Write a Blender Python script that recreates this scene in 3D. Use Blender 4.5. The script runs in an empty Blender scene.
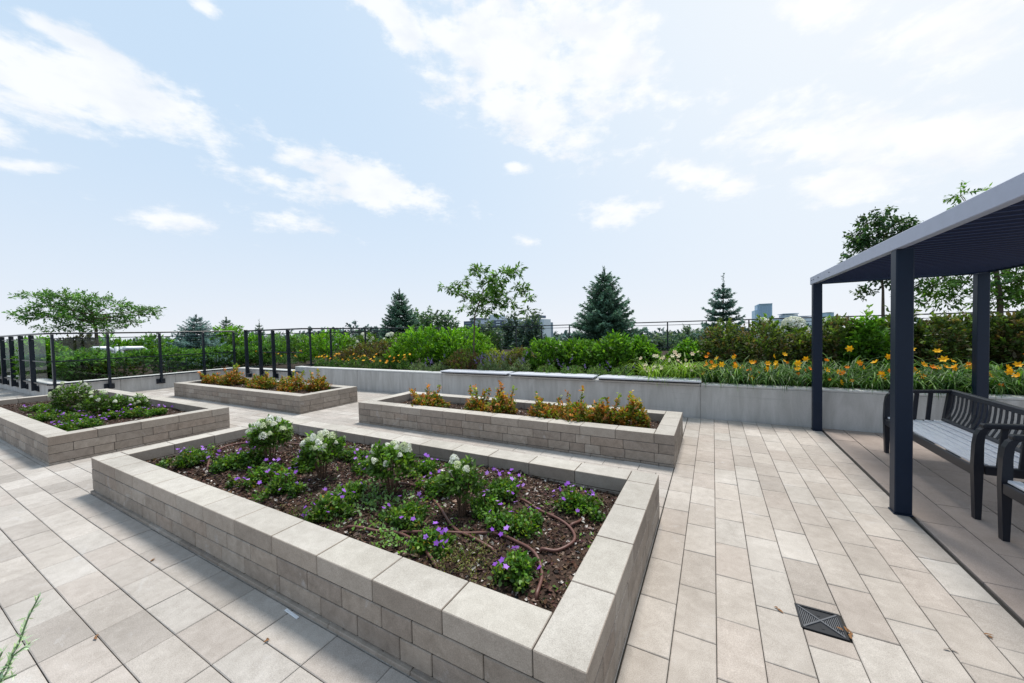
import bpy, math, random
import numpy as np
from mathutils import Vector, Matrix
R = math.radians
SC = bpy.context.scene
COL = SC.collection
rng = np.random.default_rng(11)
random.seed(11)

# ------------------------------------------------------------------ camera
H = 1.6
F, PITCH, ROLL, YAW = 368.7531, -0.0296, -0.0242, 0.4994
W_, H_ = 1024, 683
cy_, sy_ = math.cos(YAW), math.sin(YAW)
cp_, sp_ = math.cos(PITCH), math.sin(PITCH)
cr_, sr_ = math.cos(ROLL), math.sin(ROLL)
r0 = Vector((cy_, sy_, 0)); f0 = Vector((-sy_, cy_, 0)); u0 = Vector((0, 0, 1))
fw = f0*cp_ + u0*sp_; up = u0*cp_ - f0*sp_
rt = r0*cr_ + up*sr_; up2 = up*cr_ - r0*sr_
cam = bpy.data.cameras.new('camera'); camo = bpy.data.objects.new('camera', cam); COL.objects.link(camo)
m = Matrix.Identity(4)
for i in range(3):
    m[i][0] = rt[i]; m[i][1] = up2[i]; m[i][2] = -fw[i]
m[2][3] = H
camo.matrix_world = m
cam.sensor_width = 36; cam.sensor_fit = 'HORIZONTAL'; cam.lens = F/W_*36
cam.clip_start = 0.05; cam.clip_end = 9000
SC.camera = camo
SC.view_settings.view_transform = 'Standard'; SC.view_settings.look = 'None'
SC.view_settings.exposure = 0; SC.view_settings.gamma = 1
SC.render.engine = 'CYCLES'

def ray(px, py):
    return rt*((px-512)/F) + up2*((341.5-py)/F) + fw
def at(px, py, z=0.0):
    d = ray(px, py); t = (z-H)/d.z
    return Vector((d.x*t, d.y*t, z))
def aty(px, py, Y):
    d = ray(px, py); t = Y/d.y
    return Vector((d.x*t, Y, H+d.z*t))
def atx(px, py, X):
    d = ray(px, py); t = X/d.x
    return Vector((X, d.y*t, H+d.z*t))
def depth(p):
    return (Vector(p)-Vector((0, 0, H))).dot(fw)

# ------------------------------------------------------------------ materials
def newmat(name):
    mt = bpy.data.materials.new(name); mt.use_nodes = True
    nt = mt.node_tree; b = nt.nodes['Principled BSDF']
    return mt, nt, b
def N(nt, t, **kw):
    n = nt.nodes.new(t)
    for k, v in kw.items():
        if k.startswith('i_'): n.inputs[k[2:].replace('_', ' ')].default_value = v
        else: setattr(n, k, v)
    return n
def mixc(nt, a, b, fac, mode='MIX'):
    n = nt.nodes.new('ShaderNodeMix'); n.data_type = 'RGBA'; n.blend_type = mode
    for s, v in ((n.inputs[0], fac), (n.inputs[6], a), (n.inputs[7], b)):
        if hasattr(v, 'is_output') or isinstance(v, bpy.types.NodeSocket): nt.links.new(v, s)
        elif isinstance(v, (int, float)): s.default_value = v
        else: s.default_value = (*v, 1)
    return n.outputs[2]
def ramp(nt, src, p0, p1, c0=(0, 0, 0), c1=(1, 1, 1)):
    r = nt.nodes.new('ShaderNodeValToRGB')
    r.color_ramp.elements[0].position = p0; r.color_ramp.elements[1].position = p1
    r.color_ramp.elements[0].color = (*c0, 1); r.color_ramp.elements[1].color = (*c1, 1)
    nt.links.new(src, r.inputs[0]); return r.outputs[0]
def noise(nt, scale, detail=4, rough=.55, coord='Object', stretch=None, dist=0):
    tc = nt.nodes.new('ShaderNodeTexCoord'); src = tc.outputs[coord]
    if stretch:
        mp = nt.nodes.new('ShaderNodeMapping'); mp.inputs['Scale'].default_value = stretch
        nt.links.new(src, mp.inputs[0]); src = mp.outputs[0]
    n = N(nt, 'ShaderNodeTexNoise'); n.inputs['Scale'].default_value = scale
    n.inputs['Detail'].default_value = detail; n.inputs['Roughness'].default_value = rough
    n.inputs['Distortion'].default_value = dist
    nt.links.new(src, n.inputs['Vector']); return n.outputs['Fac']
def bump(nt, b, h, strength, dist=.01):
    bp = nt.nodes.new('ShaderNodeBump'); bp.inputs['Strength'].default_value = strength
    bp.inputs['Distance'].default_value = dist
    nt.links.new(h, bp.inputs['Height']); nt.links.new(bp.outputs[0], b.inputs['Normal'])
def attr(nt):
    a = nt.nodes.new('ShaderNodeAttribute'); a.attribute_name = 'Col'; return a.outputs['Color']

def stone_mat(name, blotch=.35, rough=.85, efflo=.0, gain=1.0):
    mt, nt, b = newmat(name)
    c = attr(nt)
    fine = noise(nt, 260, 3, .7)
    c = mixc(nt, c, ramp(nt, fine, .3, .7, (.62, .62, .62), (1.26, 1.26, 1.26)), .8, 'MULTIPLY')
    mid = noise(nt, 13, 7, .68, dist=.5)
    c = mixc(nt, c, ramp(nt, mid, .3, .68, (.68, .66, .64), (1.12, 1.12, 1.13)), blotch*2, 'MULTIPLY')
    big = noise(nt, .9, 5, .6)
    c = mixc(nt, c, ramp(nt, big, .36, .62, (.80, .79, .775), (1.08, 1.08, 1.08)), .8, 'MULTIPLY')
    if efflo:
        e = noise(nt, 3.2, 7, .7, dist=1.2)
        c = mixc(nt, c, (.52, .52, .53), ramp(nt, e, .60, .80, (0, 0, 0), (efflo,)*3))
    sp = noise(nt, 90, 2, .6)
    c = mixc(nt, c, (.10, .09, .08), ramp(nt, sp, .70, .78, (0, 0, 0), (.55,)*3))
    nt.links.new(c, b.inputs['Base Color'])
    b.inputs['Roughness'].default_value = rough
    b.inputs['Specular IOR Level'].default_value = .35
    bump(nt, b, mixc(nt, fine, mid, .35), .25, .004)
    return mt
M = {}
M['paver'] = stone_mat('paver_concrete', .24, .85, .5)
M['block'] = stone_mat('planter_block', .42, .9, .6)
M['cap'] = stone_mat('planter_cap', .24, .85, .15)
M['deck'] = stone_mat('deck_paver', .14, .8, .0)

def flat(name, col, rough=.5, spec=.5, metal=0, nz=0, nscale=30):
    mt, nt, b = newmat(name)
    if nz:
        f = noise(nt, nscale, 4, .6)
        c = mixc(nt, [v*(1-nz) for v in col], [min(1, v*(1+nz)) for v in col], f)
        nt.links.new(c, b.inputs['Base Color'])
    else: b.inputs['Base Color'].default_value = (*col, 1)
    b.inputs['Roughness'].default_value = rough; b.inputs['Specular IOR Level'].default_value = spec
    b.inputs['Metallic'].default_value = metal
    return mt
M['joint'] = flat('joint_sand', (.045, .042, .038), .95, .1, nz=.5, nscale=40)
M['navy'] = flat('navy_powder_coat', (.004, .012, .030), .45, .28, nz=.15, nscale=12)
M['navy_sheen'] = flat('navy_painted_sheen', (.31, .34, .44), .4, .5, nz=.12, nscale=10)  # same pergola paint made pale, sky reflection put into its base colour
M['rail'] = flat('railing_paint', (.006, .011, .020), .35, .35, nz=.2, nscale=15)
M['bench'] = flat('bench_charcoal', (.010, .012, .019), .38, .35, nz=.25, nscale=18)
M['louvre'] = flat('louvre_coat', (.006, .012, .040), .5, .25, nz=.2, nscale=6)
M['louvre_edge'] = flat('louvre_edge_coat', (.028, .042, .11), .5, .3)
M['alu'] = flat('galvanised', (.55, .58, .62), .45, .5, .3, nz=.1)
M['soil'] = flat('bed_soil', (.035, .026, .02), .95, .1, nz=.5, nscale=8)
M['hose'] = flat('brown_hose', (.125, .056, .044), .45, .4, nz=.2)
M['bark'] = flat('bark', (.11, .085, .065), .9, .2, nz=.4, nscale=25)
M['twig'] = flat('twig', (.10, .06, .04), .9, .2, nz=.3, nscale=25)
M['grate'] = flat('cast_grate', (.010, .012, .016), .5, .3, nz=.4, nscale=40)
M['gratelight'] = flat('worn_metal', (.085, .09, .10), .5, .4, nz=.3, nscale=60)
M['dark'] = flat('dark_hole', (.006, .006, .006), .9, .1)
M['white_plastic'] = flat('white_plastic', (.7, .72, .75), .5, .4)

M['bench_back'] = flat('bench_backrest', (.026, .029, .038), .38, .45, nz=.25, nscale=18)  # paler copy of the bench paint, highlight on curved slats put into colour
def slat_mat():
    mt, nt, b = newmat('weathered_slat')
    g = noise(nt, 14, 6, .65, stretch=(12, .6, 6))
    c = ramp(nt, g, .3, .72, (.60, .61, .66), (.86, .87, .90))
    nt.links.new(c, b.inputs['Base Color']); b.inputs['Roughness'].default_value = .32
    bump(nt, b, g, .2, .003)
    return mt
M['slat'] = slat_mat()
def wallseat_mat():
    mt, nt, b = newmat('composite_seat')
    g = noise(nt, 10, 5, .65, stretch=(.6, 12, 6))
    c = ramp(nt, g, .3, .72, (.48, .49, .54), (.64, .66, .71))
    nt.links.new(c, b.inputs['Base Color']); b.inputs['Roughness'].default_value = .42
    return mt
M['wallseat'] = wallseat_mat()

def concrete_mat():
    mt, nt, b = newmat('cast_concrete')
    f = noise(nt, 90, 4, .7)
    c = ramp(nt, f, .3, .7, (.425, .415, .40), (.53, .52, .50))
    st = noise(nt, 2.6, 6, .65, stretch=(2.2, 2.2, .35), dist=.6)
    c = mixc(nt, c, ramp(nt, st, .32, .66, (.70, .69, .68), (1.06, 1.06, 1.07)), .85, 'MULTIPLY')
    hz = noise(nt, 1.5, 5, .7, stretch=(.5, .5, 9), dist=.8)
    c = mixc(nt, c, (.27, .265, .26), ramp(nt, hz, .62, .75, (0, 0, 0), (.6,)*3))
    pin = noise(nt, 45, 2, .5)
    c = mixc(nt, c, (.14, .14, .14), ramp(nt, pin, .73, .78, (0, 0, 0), (.8,)*3))
    nt.links.new(c, b.inputs['Base Color']); b.inputs['Roughness'].default_value = .85
    b.inputs['Specular IOR Level'].default_value = .3
    bump(nt, b, f, .15, .004)
    return mt
M['concrete'] = concrete_mat()
M['concrete_top'] = flat('concrete_coping', (.52, .52, .51), .85, .3, nz=.18, nscale=9)

def glass_mat():
    mt, nt, b = newmat('guard_glass')
    nt.nodes.remove(b); out = nt.nodes['Material Output']
    t = N(nt, 'ShaderNodeBsdfTransparent'); t.inputs[0].default_value = (.93, .965, .97, 1)
    g = N(nt, 'ShaderNodeBsdfGlossy'); g.inputs['Roughness'].default_value = .02; g.inputs[0].default_value = (.9, .95, 1, 1)
    lw = N(nt, 'ShaderNodeLayerWeight'); lw.inputs[0].default_value = .5
    pw_ = N(nt, 'ShaderNodeMath', operation='POWER'); nt.links.new(lw.outputs['Facing'], pw_.inputs[0]); pw_.inputs[1].default_value = 5
    fr = N(nt, 'ShaderNodeMath', operation='MULTIPLY_ADD'); nt.links.new(pw_.outputs[0], fr.inputs[0]); fr.inputs[1].default_value = .22; fr.inputs[2].default_value = .03
    mx = N(nt, 'ShaderNodeMixShader'); nt.links.new(fr.outputs[0], mx.inputs[0])
    nt.links.new(t.outputs[0], mx.inputs[1]); nt.links.new(g.outputs[0], mx.inputs[2])
    nt.links.new(mx.outputs[0], out.inputs[0])
    return mt
M['glass'] = glass_mat()

def leaf_mat(name, trans=.35, rough=.5, spec=.35, tint=(1.25, 1.25, .55)):
    mt, nt, b = newmat(name)
    out = nt.nodes['Material Output']
    c = attr(nt)
    n = noise(nt, 5, 3, .6)
    c = mixc(nt, c, ramp(nt, n, .3, .7, (.75, .75, .75), (1.2, 1.2, 1.2)), .8, 'MULTIPLY')
    nt.links.new(c, b.inputs['Base Color']); b.inputs['Roughness'].default_value = rough
    b.inputs['Specular IOR Level'].default_value = spec
    if trans:
        t = N(nt, 'ShaderNodeBsdfTranslucent')
        nt.links.new(mixc(nt, c, tint, 1.0, 'MULTIPLY'), t.inputs[0])
        mx = N(nt, 'ShaderNodeMixShader'); mx.inputs[0].default_value = trans
        nt.links.new(b.outputs[0], mx.inputs[1]); nt.links.new(t.outputs[0], mx.inputs[2])
        nt.links.new(mx.outputs[0], out.inputs[0])
    return mt
M['leaf'] = leaf_mat('leaf', .42)
M['needle'] = leaf_mat('needle', .25, .55, .3, (1.1, 1.15, 1))
M['petal'] = leaf_mat('petal', .35, .6, .2, (1.1, 1.1, 1.1))
M['far'] = leaf_mat('far_foliage', 0, .9, .05)
M['chip'] = leaf_mat('mulch_chip', 0, .9, .2)

# ------------------------------------------------------------------ mesh helpers
class MB:
    """collects geometry for ONE mesh object, a colour per face"""
    def __init__(s): s.v = []; s.f = []; s.c = []
    def add(s, vs, fs, col=(.5, .5, .5)):
        o = len(s.v); s.v += [tuple(v) for v in vs]
        s.f += [tuple(i+o for i in f) for f in fs]; s.c += [tuple(col)]*len(fs)
    def box(s, a, b, ch=0.0, col=(.5, .5, .5), mtx=None, topcol=None):
        x0, y0, z0 = a; x1, y1, z1 = b
        if ch <= 0:
            vs = [Vector((x, y, z)) for x in (x0, x1) for y in (y0, y1) for z in (z0, z1)]
            fs = [(0, 1, 3, 2), (4, 6, 7, 5), (0, 4, 5, 1), (2, 3, 7, 6), (0, 2, 6, 4), (1, 5, 7, 3)]
        else:
            vs = []; idx = {}
            for i in (0, 1):
                for j in (0, 1):
                    for k in (0, 1):
                        p = [(x0, x1)[i], (y0, y1)[j], (z0, z1)[k]]
                        q = [p[0]+(ch if i == 0 else -ch), p[1]+(ch if j == 0 else -ch), p[2]+(ch if k == 0 else -ch)]
                        for ax in range(3):
                            w = list(q); w[ax] = p[ax]; idx[(i, j, k, ax)] = len(vs); vs.append(Vector(w))
            fs = []
            for ax in range(3):
                o1, o2 = [a_ for a_ in range(3) if a_ != ax]
                for sd in (0, 1):
                    loop = []
                    for (u, v) in ((0, 0), (1, 0), (1, 1), (0, 1)):
                        t = [0, 0, 0]; t[ax] = sd; t[o1] = u; t[o2] = v; loop.append(idx[(*t, ax)])
                    flip = (sd == 0) != (ax == 1)
                    fs.append(tuple(reversed(loop)) if flip else tuple(loop))
            for ax in range(3):       # edges running along ax
                o1, o2 = [a_ for a_ in range(3) if a_ != ax]
                for u in (0, 1):
                    for v in (0, 1):
                        t0 = [0, 0, 0]; t0[o1] = u; t0[o2] = v; t1 = list(t0); t1[ax] = 1
                        fs.append((idx[(*t0, o1)], idx[(*t1, o1)], idx[(*t1, o2)], idx[(*t0, o2)]))
            for i in (0, 1):
                for j in (0, 1):
                    for k in (0, 1): fs.append((idx[(i, j, k, 0)], idx[(i, j, k, 1)], idx[(i, j, k, 2)]))
        if mtx is not None: vs = [mtx @ v for v in vs]
        o = len(s.c); s.add(vs, fs, col)
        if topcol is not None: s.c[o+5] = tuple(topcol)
        return s
    def bar(s, p, q, w, h, upv=(0, 0, 1), col=(.5, .5, .5), ch=0):
        p = Vector(p); q = Vector(q); d = q-p; L = d.length; d.normalize()
        sx = d.cross(Vector(upv))
        if sx.length < 1e-4: sx = d.cross(Vector((1, 0, 0)))
        sx.normalize(); uz = sx.cross(d)
        mt = Matrix(((sx.x, d.x, uz.x, p.x), (sx.y, d.y, uz.y, p.y), (sx.z, d.z, uz.z, p.z), (0, 0, 0, 1)))
        return s.box((-w/2, 0, -h/2), (w/2, L, h/2), ch, col, mt)
    def tube(s, pts, rad, n=6, col=(.5, .5, .5), cap=True):
        pts = [Vector(p) for p in pts]
        if isinstance(rad, (int, float)): rad = [rad]*len(pts)
        rings = []; o = len(s.v); pu = None
        for i, p in enumerate(pts):
            d = (pts[min(i+1, len(pts)-1)]-pts[max(i-1, 0)]).normalized()
            if pu is None:
                pu = d.cross(Vector((0, 0, 1)))
                if pu.length < .05: pu = Vector((1, 0, 0))
            pu = (pu - d*pu.dot(d)).normalized(); pv = d.cross(pu)
            for k in range(n):
                a = 2*math.pi*k/n; s.v.append(tuple(p+(pu*math.cos(a)+pv*math.sin(a))*rad[i]))
        for i in range(len(pts)-1):
            for k in range(n):
                k2 = (k+1) % n
                s.f.append((o+i*n+k, o+i*n+k2, o+(i+1)*n+k2, o+(i+1)*n+k)); s.c.append(tuple(col))
        if cap:
            s.f.append(tuple(o+k for k in reversed(range(n)))); s.c.append(tuple(col))
            s.f.append(tuple(o+(len(pts)-1)*n+k for k in range(n))); s.c.append(tuple(col))
        return s
    def build(s, name, mat, parent=None, smooth=False):
        return mkobj(name, np.array(s.v, dtype=np.float32), s.f, np.array(s.c, dtype=np.float32), mat, parent, smooth)

def mkobj(name, v, f, c, mat, parent=None, smooth=False):
    me = bpy.data.meshes.new(name); me.from_pydata(v.tolist() if hasattr(v, 'tolist') else v, [], f)
    if c is not None and len(c):
        a = me.attributes.new('Col', 'FLOAT_COLOR', 'FACE')
        cc = np.ones((len(c), 4), dtype=np.float32); cc[:, :3] = c
        a.data.foreach_set('color', cc.ravel())
    me.materials.append(mat)
    if smooth: me.polygons.foreach_set('use_smooth', np.ones(len(me.polygons), dtype=bool))
    me.update()
    return link(name, me, parent)
def link(name, me, parent=None):
    o = bpy.data.objects.new(name, me); COL.objects.link(o)
    if parent is not None: o.parent = parent
    return o
def polys(name, V, k, C, mat, parent=None):
    """V: (n*k,3) vertices of n k-gons; C: (n,3) colours"""
    n = len(V)//k
    gain = {'leaf': 1.45, 'needle': 1.7}.get(mat.name, 1.0); C = np.asarray(C, dtype=float)
    if gain > 1:
        lum = C.mean(1, keepdims=True); C = np.clip(lum+(C-lum)*1.12, .002, 1)*gain
    me = bpy.data.meshes.new(name)
    me.vertices.add(n*k); me.vertices.foreach_set('co', V.astype(np.float32).ravel())
    me.loops.add(n*k); me.loops.foreach_set('vertex_index', np.arange(n*k, dtype=np.int32))
    me.polygons.add(n); me.polygons.foreach_set('loop_start', np.arange(0, n*k, k, dtype=np.int32))
    a = me.attributes.new('Col', 'FLOAT_COLOR', 'FACE')
    cc = np.ones((n, 4), dtype=np.float32); cc[:, :3] = C
    a.data.foreach_set('color', cc.ravel())
    me.materials.append(mat); me.update(); me.validate()
    return link(name, me, parent)
def unit(a): return a/np.maximum(np.linalg.norm(a, axis=-1, keepdims=True), 1e-9)
def leaf_verts(P, D, Nn, L, Wd, shape='oval', fold=.15):
    """one leaf per row: base P, direction D, normal Nn, length L, width Wd"""
    D = unit(D); S = unit(np.cross(D, Nn)); U = np.cross(S, D)
    L = np.asarray(L).reshape(-1, 1)*np.ones((len(P), 1)); Wd = np.asarray(Wd).reshape(-1, 1)*np.ones((len(P), 1))
    if shape == 'diamond': prof = [(0, 0), (.45, .5), (1, 0), (.45, -.5)]
    elif shape == 'oval': prof = [(0, 0), (.3, .46), (.7, .36), (1, 0), (.7, -.36), (.3, -.46)]
    elif shape == 'star': prof = [((.5+.5*math.cos(a)*(1 if i % 2 == 0 else .62)), .5*math.sin(a)*(1 if i % 2 == 0 else .62)) for i, a in enumerate(np.arange(10)*math.pi/5)]
    out = [P + D*(L*a) + S*(Wd*b) + U*(Wd*abs(b)*fold*2) for a, b in prof]
    k = len(prof)
    return np.stack(out, 1).reshape(-1, 3), k
def pal(cols, n, w=None, jit=.18):
    cols = np.array(cols); i = rng.choice(len(cols), n, p=w)
    return np.clip(cols[i]*(1+rng.normal(0, jit, (n, 1)))+rng.normal(0, .004, (n, 3)), .002, 1)

# ------------------------------------------------------------------ things
def thing(name, label, cat, loc=(0, 0, 0), rz=0, group=None):
    o = bpy.data.objects.new(name, None); COL.objects.link(o); o.empty_display_size = .1
    o.location = loc; o.rotation_euler = (0, 0, rz)
    tag(o, label, cat, group); return o
def tag(o, label=None, cat=None, group=None, kind=None):
    if label: o['label'] = label
    if cat: o['category'] = cat
    if group: o['group'] = group
    if kind: o['kind'] = kind
    return o
def struct(o): o['kind'] = 'structure'; return o
def dup(o, parent=None):
    c = o.copy(); COL.objects.link(c); c.parent = parent
    for ch in [x for x in KIDS(o)]: dup(ch, c)
    return c
def KIDS(o): return list(o.children)

# ================================================================== WORLD
SUN_AZ = math.atan2(-.10, 1.0); SUN_EL = R(68)
sd = Vector((math.sin(SUN_AZ)*math.cos(SUN_EL), math.cos(SUN_AZ)*math.cos(SUN_EL), math.sin(SUN_EL)))
world = bpy.data.worlds.new('World'); SC.world = world; world.use_nodes = True
nt = world.node_tree; bg = nt.nodes['Background']
sky = N(nt, 'ShaderNodeTexSky'); sky.sky_type = 'NISHITA'; sky.sun_disc = False
sky.sun_elevation = SUN_EL; sky.sun_rotation = SUN_AZ; sky.air_density = 1.0; sky.dust_density = 2.0; sky.ozone_density = 1.0
def mth(op, a, b=None, c=None, clamp=False):
    n = nt.nodes.new('ShaderNodeMath'); n.operation = op; n.use_clamp = clamp
    for s, v in zip(n.inputs, (a, b, c)):
        if v is None: continue
        if isinstance(v, (int, float)): s.default_value = v
        else: nt.links.new(v, s)
    return n.outputs[0]
tc = N(nt, 'ShaderNodeTexCoord'); sep = N(nt, 'ShaderNodeSeparateXYZ'); nt.links.new(tc.outputs['Generated'], sep.inputs[0])
az = mth('ARCTAN2', sep.outputs[0], sep.outputs[1]); el = mth('ARCSINE', sep.outputs[2])
cmb = N(nt, 'ShaderNodeCombineXYZ'); nt.links.new(az, cmb.inputs[0]); nt.links.new(el, cmb.inputs[1])
def azel(px, py):
    d = ray(px, py).normalized(); return math.atan2(d.x, d.y), math.asin(d.z)
# warp for ragged edges
nz1 = N(nt, 'ShaderNodeTexNoise'); nz1.inputs['Scale'].default_value = 5.0; nz1.inputs['Detail'].default_value = 10; nz1.inputs['Roughness'].default_value = .60
mpn = N(nt, 'ShaderNodeMapping'); mpn.inputs['Scale'].default_value = (1.0, 1.9, 1); nt.links.new(cmb.outputs[0], mpn.inputs[0]); nt.links.new(mpn.outputs[0], nz1.inputs['Vector'])
nz2 = N(nt, 'ShaderNodeTexNoise'); nz2.inputs['Scale'].default_value = 14; nz2.inputs['Detail'].default_value = 8; nz2.inputs['Roughness'].default_value = .62
nt.links.new(mpn.outputs[0], nz2.inputs['Vector'])
# banks of cumulus: centre, half axis along the bank (as two points on the sky), thickness, weight
BANKS = [((20, 55), (195, 132), 30, 1.15), ((-30, 70), (120, 95), 40, 1.1), ((25, 18), (125, 60), 13, .9), ((-60, 20), (20, 60), 30, 1.0),
         ((285, 150), (445, 208), 20, 1.0), ((200, 158), (320, 195), 15, .95), ((245, 215), (330, 228), 12, .8),
         ((440, 25), (610, 95), 62, 1.15), ((480, 100), (600, 135), 30, 1.1), ((385, 0), (430, 75), 30, 1.0), ((560, 10), (640, 60), 55, 1.05),
         ((660, 175), (735, 185), 16, 1.0), ((740, 125), (870, 145), 32, 1.0), ((790, 188), (900, 178), 18, .95), ((600, 215), (645, 205), 12, .8),
         ((900, 150), (1060, 120), 38, 1.0), ((365, 0), (410, 12), 9, .8), ((190, 2), (215, 12), 8, .75), ((505, 168), (525, 171), 7, .8), ((520, 241), (535, 243), 5, .75),
         ((0, 165), (60, 168), 7, .75), ((-20, 130), (15, 135), 14, .8), ((80, 205), (225, 228), 11, .70), ((800, 0), (860, 8), 22, .9), ((900, 20), (1040, 30), 40, .7)]
acc = None
for (a, b, th, wgt) in BANKS:
    a0, e0 = azel(*a); a1, e1 = azel(*b)
    ca, ce = (a0+a1)/2, (e0+e1)/2
    ang = math.atan2(e1-e0, a1-a0); ln = math.hypot(a1-a0, e1-e0)/2 + th/F*.5
    ta = abs(azel((a[0]+b[0])/2, (a[1]+b[1])/2+th/2)[1]-azel((a[0]+b[0])/2, (a[1]+b[1])/2-th/2)[1])
    mp = N(nt, 'ShaderNodeMapping'); mp.vector_type = 'TEXTURE'
    mp.inputs['Location'].default_value = (ca, ce, 0); mp.inputs['Rotation'].default_value = (0, 0, ang)
    mp.inputs['Scale'].default_value = (ln*1.25, ta*1.25, 1)
    nt.links.new(cmb.outputs[0], mp.inputs[0])
    vl = N(nt, 'ShaderNodeVectorMath'); vl.operation = 'LENGTH'; nt.links.new(mp.outputs[0], vl.inputs[0])
    dns = mth('MULTIPLY', mth('SUBTRACT', 1.0, vl.outputs['Value']), wgt)
    acc = dns if acc is None else mth('MAXIMUM', acc, dns)
den = mth('ADD', mth('MAXIMUM', mth('SUBTRACT', acc, .04), -.75), mth('MULTIPLY', mth('SUBTRACT', nz1.outputs['Fac'], .5), 3.4))
den = mth('ADD', den, mth('MULTIPLY', mth('SUBTRACT', nz2.outputs['Fac'], .5), 1.9))
mr = N(nt, 'ShaderNodeMapRange'); mr.interpolation_type = 'SMOOTHSTEP'; nt.links.new(den, mr.inputs[0])
mr.inputs[1].default_value = -.10; mr.inputs[2].default_value = .72
cloud = mth('MULTIPLY', mr.outputs[0], ramp(nt, el, .03, .22))
# haze: stronger near the horizon and towards the sun
cb = N(nt, 'ShaderNodeCombineXYZ')
veil = (math.sin(R(26))*math.cos(R(42)), math.cos(R(26))*math.cos(R(42)), math.sin(R(42)))   # bright veil of high cloud right of the sun
for i in range(3): cb.inputs[i].default_value = veil[i]
dt = N(nt, 'ShaderNodeVectorMath'); dt.operation = 'DOT_PRODUCT'; nt.links.new(tc.outputs['Generated'], dt.inputs[0]); nt.links.new(cb.outputs[0], dt.inputs[1])
glow = mth('POWER', mth('MAXIMUM', dt.outputs['Value'], 0.0), 3.5)
hz = mth('POWER', mth('SUBTRACT', 1.0, mth('MAXIMUM', sep.outputs[2], 0.0)), 4.4)
SKYB = (6.2, 8.0, 10.0)
skyc = mixc(nt, sky.outputs[0], SKYB, .90)
skyc = mixc(nt, skyc, (8.9, 9.12, 9.6), mth('MULTIPLY', hz, .92, clamp=True))
skyc = mixc(nt, skyc, (9.4, 9.75, 10.1), mth('MULTIPLY', glow, .95, clamp=True))
nz3 = N(nt, 'ShaderNodeTexNoise'); nz3.inputs['Scale'].default_value = 9; nz3.inputs['Detail'].default_value = 6
nt.links.new(mpn.outputs[0], nz3.inputs['Vector'])
cloudc = mixc(nt, (10.5, 10.55, 10.6), (8.9, 9.2, 9.75), mth('MULTIPLY', ramp(nt, nz3.outputs['Fac'], .46, .66), .75))
skyc = mixc(nt, skyc, cloudc, mth('MULTIPLY', cloud, .82, clamp=True))
nt.links.new(skyc, bg.inputs[0]); bg.inputs[1].default_value = .1

sl = bpy.data.lights.new('sun', 'SUN'); so = bpy.data.objects.new('sun', sl); COL.objects.link(so)
sl.energy = 4.3; sl.angle = R(13); sl.color = (1, .95, .88)
so.rotation_euler = (-sd).to_track_quat('-Z', 'Y').to_euler(); so.location = (0, 0, 30)

# ================================================================== GROUND
WY = 7.15
PX = -15.62; PY0 = atx(46, 340, PX).y
def sheet(name, x0, y0, x1, y1, z, mat, col=(.5, .5, .5)):
    mb = MB(); mb.add([(x0, y0, z), (x1, y0, z), (x1, y1, z), (x0, y1, z)], [(0, 1, 2, 3)], col)
    return struct(mb.build(name, mat))
mt, nt2, b = newmat('far_ground')
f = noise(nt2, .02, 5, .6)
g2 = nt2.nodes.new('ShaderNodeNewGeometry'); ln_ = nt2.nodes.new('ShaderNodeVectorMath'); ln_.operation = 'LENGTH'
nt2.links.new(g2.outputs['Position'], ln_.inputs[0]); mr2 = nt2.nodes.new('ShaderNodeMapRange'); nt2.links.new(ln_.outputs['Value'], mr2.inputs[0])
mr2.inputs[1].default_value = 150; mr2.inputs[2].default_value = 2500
nt2.links.new(mixc(nt2, ramp(nt2, f, .3, .7, (.08, .13, .08), (.13, .18, .12)), (.36, .42, .47), mr2.outputs[0]), b.inputs['Base Color']); b.inputs['Roughness'].default_value = 1  # green pales to blue grey with distance, aerial haze mixed into the colour
M['farground'] = mt
gm = MB(); NR = 48; radii = [0, 40, 80, 160, 320, 700, 1500, 3000, 6000]
for r_ in radii[1:]:
    for k in range(NR):
        a = 2*math.pi*k/NR; gm.v.append((r_*math.cos(a), r_*math.sin(a), -9-.019*max(0, r_-60)))
gm.v.append((0, 0, -9)); c0 = len(gm.v)-1
for k in range(NR): gm.f.append((c0, k, (k+1) % NR)); gm.c.append((.5,)*3)
for i in range(len(radii)-2):
    for k in range(NR): gm.f.append((i*NR+k, (i+1)*NR+k, (i+1)*NR+(k+1) % NR, i*NR+(k+1) % NR)); gm.c.append((.5,)*3)
struct(gm.build('ground', M['farground'], None, True))
mb = MB(); mb.box((-40, -8, -8.99), (14, 18.35, -.06)); struct(mb.build('podium_slab', M['concrete']))
sheet('paving_joints', -34, -4, 1.425, 7.2, -.009, M['joint'])

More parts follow.
